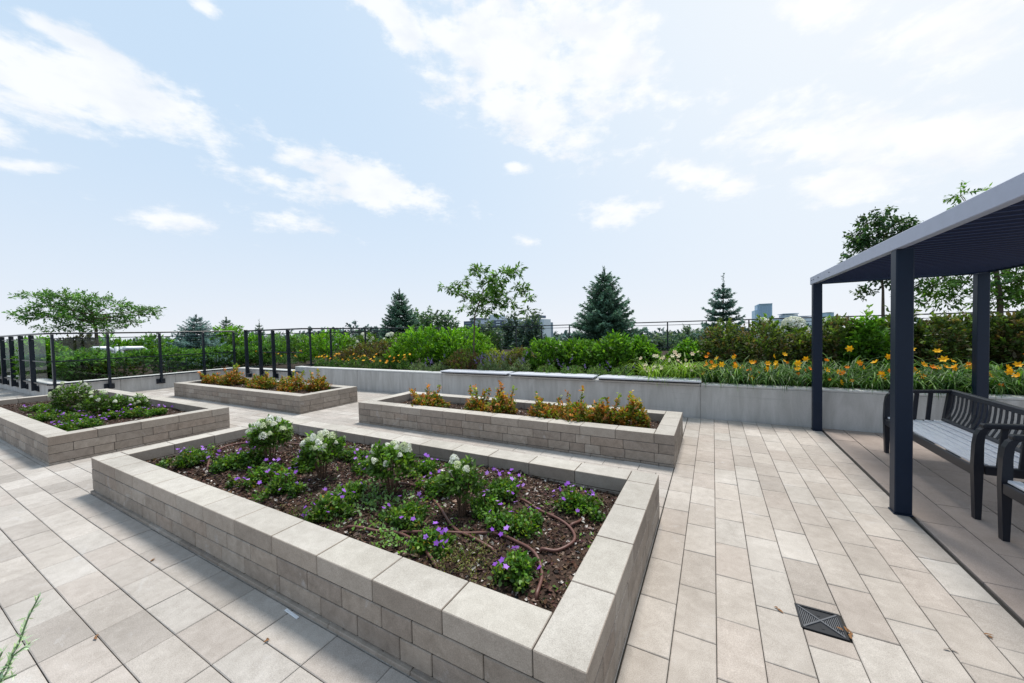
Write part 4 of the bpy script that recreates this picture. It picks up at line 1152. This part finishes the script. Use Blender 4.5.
# ================================================================== TREES
def spruce(name, label, loc, h, rad, cols, group=None, whorls=20, per=8, loose=0.0, leader=.12, rz=0.0, rep=4):
    t = thing(name, label, 'tree', loc, rz, group)
    tr = MB(); tr.tube([(0, 0, -.05), (0, 0, h*.5), (0, 0, h*.97)], [.03*h**.5*1.4, .02*h**.5, .006], 7); tr.build('trunk', M['bark'], t)
    Ps = []; Ds = []; Ls = []; 
    bk = MB()
    for wv in range(whorls):
        f_ = (wv+rng.uniform(-.2, .2))/whorls; f_ = max(0.01, min(.97, f_))
        z = h*(.03+.92*f_**.95); r = rad*(1-f_)**.82*(1+rng.normal(0, .05))+.05*h/3
        nb = max(4, int(per*(1-f_*.45)))
        a0 = rng.uniform(0, 6.28)
        for b in range(nb):
            a = a0+b*6.283/nb+rng.normal(0, .12); rr = r*rng.uniform(.78, 1.12)*(1+loose*rng.normal(0, .25))
            slope = -.28+.95*f_**1.3 + rng.normal(0, .07)
            hd = np.array([math.cos(a), math.sin(a), 0]); sdv = np.array([-hd[1], hd[0], 0])
            m_ = max(4, int(rr/.055)); prev = None
            tip = hd*rr+np.array([0, 0, z+slope*rr+.10*rr])
            bk.tube([(0, 0, z), tuple(hd*rr*.6+np.array([0, 0, z+slope*rr*.6-.02*rr])), tuple(tip)], [.012, .008, .003], 4, cap=False)
            for s in range(1, m_+1):
                u = s/m_; p = hd*rr*u+np.array([0, 0, z+slope*rr*u-.08*rr*math.sin(u*math.pi)+.10*rr*u*u])
                tw = .42*rr*(1-u)**.8+.06
                for sg in (-1, 1):
                    dv = unit(hd*.75+sdv*sg*.75+np.array([0, 0, .05+rng.normal(0, .1)]))
                    q = max(1, int(tw/.05))
                    for e in range(q):
                        Ps.append(p+dv*tw*(e/q)); Ds.append(dv+rng.normal(0, .12, 3)); Ls.append(.085)
                Ps.append(p); Ds.append(hd+np.array([0, 0, .15])+rng.normal(0, .1, 3)); Ls.append(.1)
    for e in range(14):
        Ps.append(np.array([0, 0, h*(.86+.13*e/14)])); Ds.append(np.array([rng.normal(0, .25), rng.normal(0, .25), 1.])); Ls.append(.09)
    for e in range(8): Ps.append(np.array([rng.normal(0, .006), rng.normal(0, .006), h*.96+e*leader/8])); Ds.append(np.array([rng.normal(0, .2), rng.normal(0, .2), 1.])); Ls.append(.07)
    Ps = np.array(Ps); Ds = unit(np.array(Ds)); Ls = np.array(Ls)*min(1.15, max(.75, h/2.6))
    n = len(Ps)*rep
    P = np.repeat(Ps, rep, 0)+rng.normal(0, .01, (n, 3)); D = np.repeat(Ds, rep, 0)+rng.normal(0, .32, (n, 3)); L = np.repeat(Ls, rep)*rng.uniform(.7, 1.2, n)
    V, k_ = leaf_verts(P, D, np.array([0, 0, 1.])+rng.normal(0, .8, (n, 3)), L, L*.30, 'diamond', .1)
    C = np.repeat(pal(cols, len(Ps), None, .15), rep, 0)
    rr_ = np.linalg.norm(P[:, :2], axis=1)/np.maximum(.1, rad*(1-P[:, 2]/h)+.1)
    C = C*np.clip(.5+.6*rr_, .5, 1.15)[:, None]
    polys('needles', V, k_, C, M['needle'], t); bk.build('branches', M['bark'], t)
    return t
SP = [(.062, .115, .082), (.082, .145, .105), (.048, .088, .066), (.105, .165, .125)]
BS = [(.10, .16, .155), (.13, .20, .195), (.075, .12, .115), (.16, .23, .22)]
def px_spruce(name, label, px, ytop, wpx, plane, cols, axis='y', z=BZ, **kw):
    p = aty(px, ytop, plane) if axis == 'y' else atx(px, ytop, plane)
    rad = wpx*depth(p)/F/2*1.08
    return spruce(name, label, (p.x, p.y, z), p.z-z, rad, cols, **kw)
px_spruce('spruce', 'dark conical spruce left of the slim locust, white blossoms at its foot', 399, 290, 50, 12.5, SP, whorls=24, per=9, leader=.18)
px_spruce('spruce', 'biggest conical spruce in the middle of the flower bed', 604, 270, 80, 10.6, SP, whorls=28, per=10, leader=.2)
px_spruce('spruce', 'small open topped spruce with a long leader above the bronze shrubs', 723, 284, 62, 10.8, [(.085, .14, .12), (.11, .18, .155), (.065, .11, .09)], whorls=14, per=12, loose=.35, leader=.36, rep=7)
px_spruce('blue_spruce', 'silvery blue spruce behind the hedge and glass railing', 196, 315, 56, -19.5, BS, 'x', .36, whorls=20, per=9, leader=.1)
px_spruce('spruce', 'flat topped dark spruce right of the blue spruce', 226, 317, 30, -23.5, SP, 'x', .36, whorls=18, per=8, leader=.05)
px_spruce('spruce', 'young dark spruce with a crooked leader above the gate', 259, 323, 24, -21.5, SP, 'x', .36, whorls=15, per=6, loose=.5, leader=.3)

def blob_tree(name, label, trunk, blobs, plane, axis, cols, L, Wd, dens, group=None, droop=.3, nl=12, tr=.05, base_z=BZ, cat='tree', spreadz=.5, mat='leaf', w=None, shr=1.0, twl=None):
    """tapered trunk, limbs to every leaf mass, leaf sprays filling the masses"""
    f_ = aty if axis == 'y' else atx
    tp = [f_(a, b, plane) for a, b in trunk]; tp[0].z = base_z
    base = tp[0].copy(); t = thing(name, label, cat, base, 0, group)
    m_ = MB(); P = [p-base for p in tp]; P[0].z -= .05
    m_.tube(P, list(np.linspace(tr, tr*.45, len(P))), 8); m_.build('trunk', M['bark'], t)
    lim = MB(); Vs = []; Cs = []
    top = P[-1]
    for (a, b, ra, rb) in blobs:
        c = f_(a, b, plane)
        sc = depth(c)/F*shr; rx, rz = ra*sc, rb*sc
        c = c-base; off = rng.uniform(-1, 1)*max(.25, rx)*.8
        if axis == 'y': c.y += off
        else: c.x += off
        u = rng.uniform(.35, .95); o_ = P[-2].lerp(P[-1], u) if len(P) > 1 else top
        if c.z < o_.z+.05: o_ = P[-2].lerp(P[-1], max(.1, u*.5))
        mid_ = o_.lerp(c, .5)+Vector((rng.normal(0, .05), rng.normal(0, .05), abs(rng.normal(.05, .05))))
        lim.tube([o_, mid_, c], [tr*.35, tr*.22, tr*.08], 5, cap=False)
        n = max(5, int(dens*rx*rz*12))
        d = unit(rng.normal(0, 1, (n, 3)))*np.cbrt(rng.uniform(.05, 1, (n, 1)))
        ry = max(.2, min(rx, .8))
        Q = d*np.array([rx, ry, rz] if axis == 'y' else [ry, rx, rz])+np.array(c)
        for q in Q[::4]:
            qv = Vector(q); lim.tube([c.lerp(qv, .05), c.lerp(qv, .6)+Vector((0, 0, .03)), qv], [tr*.07, tr*.05, tr*.03], 4, cap=False)
        O = unit(d*np.array([1, 1, .4])+rng.normal(0, .45, (n, 3))+np.array([0, 0, .1]))
        V, k_, C = tufts(Q, O, nl, L, Wd, .5, cols, w, 'diamond', droop=droop, tl=twl or L*2.2)
        Vs.append(V); Cs.append(C)
    lim.build('limbs', M['bark'], t)
    polys('crown', np.concatenate(Vs), 4, np.concatenate(Cs), M[mat], t)
    return t
LOC = [(.06, .13, .03), (.08, .165, .035), (.045, .095, .025), (.10, .19, .045)]
blob_tree('locust_tree', 'slim young locust with an airy crown and thin trunk in the middle of the bed', [(473, 360), (474, 335), (475, 315), (484, 288)],
          [(476, 271, 9, 8), (488, 282, 16, 9), (504, 274, 8, 7), (516, 271, 7, 7), (521, 290, 8, 7), (454, 291, 9, 5), (470, 298, 12, 6), (490, 298, 16, 8), (511, 303, 9, 6), (478, 313, 9, 6), (526, 297, 4, 5), (447, 288, 4, 4), (463, 283, 7, 5), (500, 292, 9, 6), (494, 312, 7, 5), (537-8, 311, 6, 3), (459, 309, 5, 3)],
          8.6, 'y', LOC, .11, .045, 115, tr=.026, nl=11, shr=.62, droop=.45, twl=.15)
blob_tree('shade_tree', 'dark leaved small tree rising behind the pergola roof', [(884, 335), (883, 312), (883, 290), (878, 245)],
          [(873, 221, 9, 9), (890, 226, 12, 10), (860, 238, 10, 9), (905, 224, 7, 6), (878, 243, 16, 13), (852, 258, 7, 7), (895, 250, 14, 11), (868, 268, 14, 10), (890, 278, 15, 10), (866, 292, 8, 5), (884, 213, 4, 6), (906, 290, 8, 5), (918, 232, 10, 8), (925, 250, 14, 12)],
          10.6, 'y', [(.035, .075, .035), (.05, .10, .042), (.03, .06, .03)], .075, .046, 150, tr=.035, nl=9, droop=.3, shr=.80, twl=.12)
blob_tree('locust_tree', 'wide airy locust seen under and above the pergola roof at the right', [(1001, 345), (1000, 300), (995, 262), (985, 225)],
          [(930, 288, 14, 7), (950, 296, 13, 7), (913, 298, 7, 4), (965, 284, 14, 8), (1000, 284, 18, 12), (1021, 298, 12, 9), (955, 303, 8, 4), (990, 300, 13, 6), (985, 250, 26, 14), (1010, 260, 22, 14), (969, 193, 8, 3), (958, 197, 4, 3), (1040, 285, 20, 15), (940, 280, 10, 5)],
          10.2, 'y', [(.075, .155, .035), (.10, .19, .042), (.055, .115, .03)], .09, .036, 85, tr=.05, nl=12, shr=.85)
blob_tree('locust_tree', 'broad flat crowned locust behind the railing at the left', [(96, 356), (97, 345), (96, 330), (92, 312)],
          [(40, 296, 17, 4), (68, 298, 20, 5), (95, 300, 18, 5), (116, 306, 15, 4), (135, 312, 12, 3.5), (149, 309, 8, 4), (30, 314, 12, 4), (54, 317, 18, 4.5), (84, 316, 22, 5), (108, 320, 18, 5), (60, 327, 16, 3.5), (95, 328, 20, 4), (126, 322, 10, 3), (24, 319, 5, 3), (154, 314, 4, 4), (78, 308, 20, 5), (50, 306, 14, 4)],
          -20.5, 'x', [(.07, .15, .045), (.095, .19, .055), (.05, .11, .035)], .105, .045, 62, tr=.07, base_z=.36, nl=12, droop=.10, shr=.80, twl=.2)

# ---- hedge and bushes at the far left
def hedge(label, boxes, cols, z):
    t = thing('hedge', label, 'hedge', (boxes[0][0], boxes[0][1], z))
    b0 = Vector((boxes[0][0], boxes[0][1], z)); Vs = []; Cs = []
    for (x0, y0, x1, y1, zt) in boxes:
        area = 2*(x1-x0+y1-y0)*(zt-z)+(x1-x0)*(y1-y0); n = int(area*190)
        P = np.stack([rng.uniform(x0, x1, n), rng.uniform(y0, y1, n), rng.uniform(z, zt, n)], 1)
        side = rng.integers(0, 4, n)
        P[side == 0, 0] = x1; P[side == 1, 1] = y0; P[side == 2, 2] = zt; P[side == 3, 2] = zt
        P += rng.normal(0, .05, P.shape); P[:, 2] += .05*np.sin(P[:, 1]*3.1+P[:, 0]*2)
        O = np.zeros((n, 3)); O[side == 0, 0] = 1; O[side == 1, 1] = -1; O[side >= 2, 2] = 1; O += rng.normal(0, .3, O.shape)
        V, k_, C = tufts(P, O, 8, .085, .052, .6, cols, None, 'diamond', tl=.1)
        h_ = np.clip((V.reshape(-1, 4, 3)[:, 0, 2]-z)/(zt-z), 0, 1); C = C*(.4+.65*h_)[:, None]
        Vs.append(V-np.array(b0)); Cs.append(C)
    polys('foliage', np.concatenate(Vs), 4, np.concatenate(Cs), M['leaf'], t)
    st = MB()
    for (x0, y0, x1, y1, zt) in boxes:
        for i in range(12):
            q = Vector((rng.uniform(x0+.2, x1-.2), rng.uniform(y0+.2, y1-.2), z))-b0; st.tube([q, q+Vector((.05, .03, (zt-z)*.8))], [.02, .01], 5)
    st.build('stems', M['twig'], t)
HG = [(.05, .12, .028), (.07, .155, .036), (.035, .085, .02), (.09, .18, .04)]
hedge('long dark green clipped hedge behind the glass railing at the left', [(-17.7, 3.35, -16.4, 9.4, 1.03), (-30, 3.35, -17.75, 4.3, 1.1)], HG, .36)
def x_bush(name, label, cat, px, ytop, wpx, X, cols, z=.36, w=None, **kw):
    p = atx(px, ytop, X); rad = wpx*depth(p)/F/2
    return shrub(name, label, cat, (X, p.y, z), rad*.8, rad, (p.z-z)*1.02, kw.pop('n', 420), kw.pop('L', .11), kw.pop('Wd', .06), cols, w, **kw)
x_bush('mounded_shrub', 'grey brown mounded shrub behind the hedge, left of the silver pipe', 'shrub', 76, 337, 40, -20.6, [(.13, .13, .085), (.16, .155, .10), (.10, .11, .065)], n=560)
x_bush('green_bush', 'light green bush above the hedge at the foot of the flat locust', 'shrub', 112, 338, 44, -23, BR, n=420, group='green bushes behind the hedge')
x_bush('green_bush', 'green bush above the hedge left of the blue spruce', 'shrub', 152, 338, 44, -22.5, MG, n=420, group='green bushes behind the hedge')
x_bush('green_bush', 'tall bright green bush between the blue spruce and the gate', 'shrub', 229, 326, 34, -20.2, BR, n=560, group='green bushes behind the hedge')
x_bush('green_bush', 'green bush at the far left seen through the railing posts', 'shrub', 28, 342, 40, -22, MG, n=420, group='green bushes behind the hedge')
x_bush('green_bush', 'olive bush at the left edge behind the railing posts', 'shrub', 2, 344, 30, -24, HG, n=320, group='green bushes behind the hedge')
x_bush('green_bush', 'bright green bush behind the rounded corner of the glass railing', 'shrub', 44, 339, 34, -19, BR, n=480, group='green bushes behind the hedge')
x_bush('green_bush', 'bright green bush behind the gate', 'shrub', 256, 338, 26, -17.5, BR, n=420, group='green bushes behind the hedge')
for px, yt, w_, Y, lb in ((275, 337, 34, 11.5, 'pale green bush behind the short railing, left one'), (298, 335, 34, 12.5, 'pale green bush behind the short railing, right one'), (318, 338, 30, 13.5, 'pale green bush between the fence and the rounded green shrub')):
    p = aty(px, yt, Y); rad = w_*depth(p)/F/2
    shrub('green_bush', lb, 'shrub', (p.x, Y, .38), rad, rad*.8, p.z-.38, 460, .10, .055, [(.10, .20, .04), (.13, .24, .055), (.075, .15, .03)], group='pale green bushes behind the short railing')

# silver roof vents beyond the hedge
def vent(label, pix, rad, X=-19.2):
    t = thing('vent_pipe', label, 'vent pipe', (0, 0, 0)); pts = [atx(a, b, X) for a, b in pix]
    base = Vector((pts[0].x, pts[0].y, .36)); t.location = base
    m_ = MB(); m_.tube([p-base for p in pts], rad, 12); m_.build('pipe', M['alu'], t, True)
    m_ = MB(); 
    for q in (pts[0], pts[-1]):
        m_.tube([Vector((q.x, q.y, q.z))-base, Vector((q.x, q.y, q.z-.035))-base], rad*1.25, 12)
    m_.build('collar', M['alu'], t)
vent('silver bent duct behind the railing, left of the white vent stack', [(91, 353), (91.5, 350), (94, 348.8), (108, 348.6), (111, 350), (111.5, 353)], .09)
vent('silver bent duct behind the railing, right of the white vent stack', [(122, 349), (126, 348.5), (142, 348.2), (145, 350), (145.5, 353)], .085)
vs_ = thing('vent_stack', 'upright white vent stack between the two silver ducts', 'vent pipe', atx(119, 352, -19.2))
for i, dx in enumerate((-.06, .08)):
    m_ = MB(); m_.tube([(0, dx, -.42), (0, dx, .2)], .055, 10); m_.build('pipe', M['white_plastic'], vs_, True)

# ================================================================== DISTANCE
PROF = [(-80, 338), (0, 341), (40, 339), (160, 337), (200, 335), (250, 332), (290, 331), (330, 328), (345, 325), (375, 324), (400, 329), (450, 331), (520, 334), (560, 333), (600, 333), (640, 334), (700, 332), (740, 329), (800, 325), (860, 323), (960, 320), (1060, 318), (1140, 316)]
def prof(px):
    return float(np.interp(px, [p[0] for p in PROF], [p[1] for p in PROF]))
def treeline(label, D, step, dy, cols, lsz, seed, rng_px=(-90, 1150), wob=3.0):
    Vs = []; Cs = []
    px = rng_px[0]
    while px < rng_px[1]:
        d = ray(px, 340); dxy = Vector((d.x, d.y, 0)); k_ = D*rng.uniform(.85, 1.2)
        k_ = k_/ (dxy.normalized().dot(f0))
        dirn = dxy.normalized(); c = dirn*k_
        ytop = prof(px)+dy+rng.normal(0, wob*.5); dd = ray(px, ytop); zt = H+dd.z/math.hypot(dd.x, dd.y)*k_
        rad = step*k_/F*rng.uniform(.7, 1.3); hh = min(zt+9, rad*rng.uniform(1.6, 3.0))
        n = 46
        P, O = dome(n, rad, rad, hh, 6, 0, .25, .35)
        P += np.array([c.x, c.y, zt-hh])
        V, kk, C = tufts(P, O+np.array([0, 0, .3]), 7, lsz, lsz*.6, .7, cols, None, 'diamond', jit=.25, tl=lsz)
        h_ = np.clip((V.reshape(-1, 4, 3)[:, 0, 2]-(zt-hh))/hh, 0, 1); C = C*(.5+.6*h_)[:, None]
        Vs.append(V); Cs.append(C)
        px += step*rng.uniform(.45, .9)
    tag(polys('distant_trees', np.concatenate(Vs), 4, np.concatenate(Cs), M['far']), label, 'trees', kind='stuff')
treeline('hazy grey green far treeline along the horizon', 230, 11, 0, [(.13, .19, .17), (.16, .22, .195), (.11, .165, .15)], 2.2, 1)  # distance haze is painted into the leaf colours
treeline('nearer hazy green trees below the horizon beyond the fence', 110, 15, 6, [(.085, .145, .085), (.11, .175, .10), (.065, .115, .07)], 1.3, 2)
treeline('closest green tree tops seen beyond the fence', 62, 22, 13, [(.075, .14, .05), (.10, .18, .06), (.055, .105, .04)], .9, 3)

FT = [(.05, .095, .055), (.07, .125, .065), (.04, .075, .045)]
blob_tree('far_tree', 'hazy green tree standing right of the left spruce beyond the fence', [(430, 350), (430, 340), (431, 328)], [(418, 322, 9, 7), (431, 319, 9, 6), (445, 322, 6, 6), (427, 330, 16, 7), (444, 332, 10, 6)], 34, 'y', FT, .4, .22, 7, tr=.2, base_z=-8, nl=9)
blob_tree('far_tree', 'bluish dark tree left in front of the grey apartment building', [(489, 355), (489, 345), (489, 335)], [(484, 332, 7, 7), (492, 338, 8, 8), (478, 340, 8, 7)], 70, 'y', [(.05, .08, .07), (.065, .10, .085)], .8, .4, 2.5, tr=.3, base_z=-8, nl=9)
blob_tree('far_tree', 'tall bluish dark tree in the middle in front of the apartment building', [(515, 360), (514, 345), (514, 330)], [(513, 327, 6, 9), (509, 338, 8, 9), (519, 338, 7, 8), (514, 348, 12, 6)], 75, 'y', [(.05, .08, .07), (.065, .10, .085)], .8, .4, 2.5, tr=.3, base_z=-8, nl=9)
blob_tree('far_tree', 'bluish dark tree right in front of the apartment building', [(530, 360), (530, 345), (530, 328)], [(531, 322, 5, 7), (529, 333, 7, 9), (537, 342, 7, 7), (525, 345, 8, 7)], 72, 'y', [(.05, .08, .07), (.065, .10, .085)], .8, .4, 2.5, tr=.3, base_z=-8, nl=9)
for px, yt, lb in ((664, 340, 'hazy dark conifer like tree right of the big spruce beyond the fence'), (690, 334, 'hazy dark tree left of the small spruce beyond the fence'), (647, 343, 'hazy round tree directly right of the big spruce beyond the fence')):
    blob_tree('far_tree', lb, [(px, 356), (px, 348), (px, yt+3)], [(px, yt, 5, 4), (px-4, yt+5, 6, 5), (px+4, yt+6, 6, 5), (px, yt+11, 9, 5)], 60, 'y', [(.055, .09, .075), (.075, .115, .09)], .6, .32, 3, tr=.25, base_z=-8, nl=9)

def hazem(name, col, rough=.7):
    return flat(name, col, rough, .3, nz=.06, nscale=.05)  # bluish air haze is mixed into each building colour
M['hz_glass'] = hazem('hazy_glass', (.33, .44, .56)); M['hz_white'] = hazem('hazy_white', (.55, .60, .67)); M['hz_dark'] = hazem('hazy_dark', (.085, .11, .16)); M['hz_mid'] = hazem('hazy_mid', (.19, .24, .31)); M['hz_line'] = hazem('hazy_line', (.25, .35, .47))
def slab(px0, px1, y0, y1, Y, th=8, off=0, zb=None):
    a = aty(px0, y1, Y); b = aty(px1, y0, Y)
    return (a.x, Y+off, a.z if zb is None else zb), (b.x, Y+off+th, b.z)
def bpart(t, name, mat, px0, px1, y0, y1, Y, th=8, off=0, zb=None):
    a, b = slab(px0, px1, y0, y1, Y, th, off, zb); l = Vector(t.location)
    m_ = MB(); m_.box(Vector(a)-l, Vector(b)-l); return m_.build(name, M[mat], t)
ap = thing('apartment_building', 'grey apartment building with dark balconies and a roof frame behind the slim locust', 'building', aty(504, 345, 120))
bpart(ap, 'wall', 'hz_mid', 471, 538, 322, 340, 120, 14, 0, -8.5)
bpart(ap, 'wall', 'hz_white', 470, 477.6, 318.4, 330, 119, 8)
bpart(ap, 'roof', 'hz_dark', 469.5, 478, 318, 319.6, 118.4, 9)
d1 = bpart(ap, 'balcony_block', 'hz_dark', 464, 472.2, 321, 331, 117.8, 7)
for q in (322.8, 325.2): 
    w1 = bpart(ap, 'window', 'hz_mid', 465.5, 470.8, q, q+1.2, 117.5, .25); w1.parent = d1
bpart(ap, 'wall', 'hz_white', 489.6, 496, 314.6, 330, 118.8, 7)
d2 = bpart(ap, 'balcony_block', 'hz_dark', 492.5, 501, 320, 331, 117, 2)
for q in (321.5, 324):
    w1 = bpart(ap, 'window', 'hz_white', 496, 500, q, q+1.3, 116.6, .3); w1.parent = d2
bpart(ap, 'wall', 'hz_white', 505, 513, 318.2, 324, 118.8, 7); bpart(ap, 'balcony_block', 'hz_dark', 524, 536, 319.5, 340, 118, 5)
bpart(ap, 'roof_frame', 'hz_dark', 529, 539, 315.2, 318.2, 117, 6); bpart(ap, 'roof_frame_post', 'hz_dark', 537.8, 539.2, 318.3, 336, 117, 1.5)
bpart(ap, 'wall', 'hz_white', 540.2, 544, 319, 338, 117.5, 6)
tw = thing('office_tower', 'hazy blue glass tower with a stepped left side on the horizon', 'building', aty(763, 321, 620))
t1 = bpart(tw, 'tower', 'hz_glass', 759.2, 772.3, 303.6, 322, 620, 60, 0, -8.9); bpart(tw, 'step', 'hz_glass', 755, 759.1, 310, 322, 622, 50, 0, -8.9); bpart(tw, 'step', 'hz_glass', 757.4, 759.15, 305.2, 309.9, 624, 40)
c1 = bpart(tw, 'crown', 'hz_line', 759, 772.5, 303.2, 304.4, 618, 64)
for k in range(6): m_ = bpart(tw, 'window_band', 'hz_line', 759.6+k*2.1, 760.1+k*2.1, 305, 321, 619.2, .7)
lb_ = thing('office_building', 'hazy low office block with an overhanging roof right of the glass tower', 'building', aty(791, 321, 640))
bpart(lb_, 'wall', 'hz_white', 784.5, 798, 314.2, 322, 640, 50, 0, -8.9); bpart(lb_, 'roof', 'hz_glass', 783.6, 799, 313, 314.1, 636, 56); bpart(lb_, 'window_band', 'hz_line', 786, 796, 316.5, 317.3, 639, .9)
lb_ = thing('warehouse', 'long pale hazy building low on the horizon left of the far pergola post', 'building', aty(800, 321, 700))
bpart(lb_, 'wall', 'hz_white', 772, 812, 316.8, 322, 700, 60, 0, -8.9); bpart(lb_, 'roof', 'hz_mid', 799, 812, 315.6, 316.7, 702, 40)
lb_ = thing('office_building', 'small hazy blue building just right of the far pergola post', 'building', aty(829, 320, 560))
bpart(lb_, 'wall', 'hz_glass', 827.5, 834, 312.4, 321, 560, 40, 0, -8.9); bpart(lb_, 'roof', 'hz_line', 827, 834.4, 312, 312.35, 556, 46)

# ================================================================== FOREGROUND SPRIG
sg = thing('grass_sprig', 'pale green feathery plant sprig at the lower left corner, close to the viewer', 'plant', (0, 0, 0))
base = Vector(at(-46, 760, 0.0)); q0 = H*.50
def near(px, py, dist):
    return Vector((0, 0, H))+ray(px, py)*dist
dS = 1.15
root = near(-40, 720, dS); root.z = 0; sg.location = root
SG = [(.36, .45, .38), (.42, .52, .44), (.30, .40, .32)]
st = MB(); Vs = []; Cs = []
for pts in ([(-25, 700), (2, 672), (18, 645), (28, 618), (39, 596)], [(-25, 700), (0, 675), (14, 655), (30, 643)], [(-30, 700), (-5, 690), (8, 670), (12, 655), (24, 632)], [(-25, 705), (-8, 672), (2, 652)], [(-30, 700), (-10, 685), (16, 675)]):
    P = [near(a, b, dS)-root for a, b in pts]; P = [Vector((P[0].x*.4, P[0].y*.4, 0)), P[0]*.5+Vector((0, 0, .0))]+P
    st.tube(P, [.004, .0038, .0035]+[.003-.0004*i for i in range(len(P)-3)], 5, (.2, .3, .18))
    for i in range(2, len(P)-1):
        for u in np.linspace(0, 1, 16):
            p = P[i].lerp(P[i+1], u); d_ = (P[i+1]-P[i]).normalized()
            dv = np.array(d_)+rng.normal(0, .55, 3); Vs.append((np.array(p), dv))
PP = np.array([v[0] for v in Vs]); DD = np.array([v[1] for v in Vs]); n = len(PP)
V, k_ = leaf_verts(PP, DD, rng.normal(0, 1, (n, 3)), rng.uniform(.012, .035, n), rng.uniform(.004, .007, n), 'diamond', .1)
polys('leaves', V, k_, pal(SG, n), M['leaf'], sg); st.build('stems', M['leaf'], sg)
for a, b, c, d_ in ((4, 643, 26, 637), (18, 646, 41, 640), (-4, 678, 14, 673)):
    pass
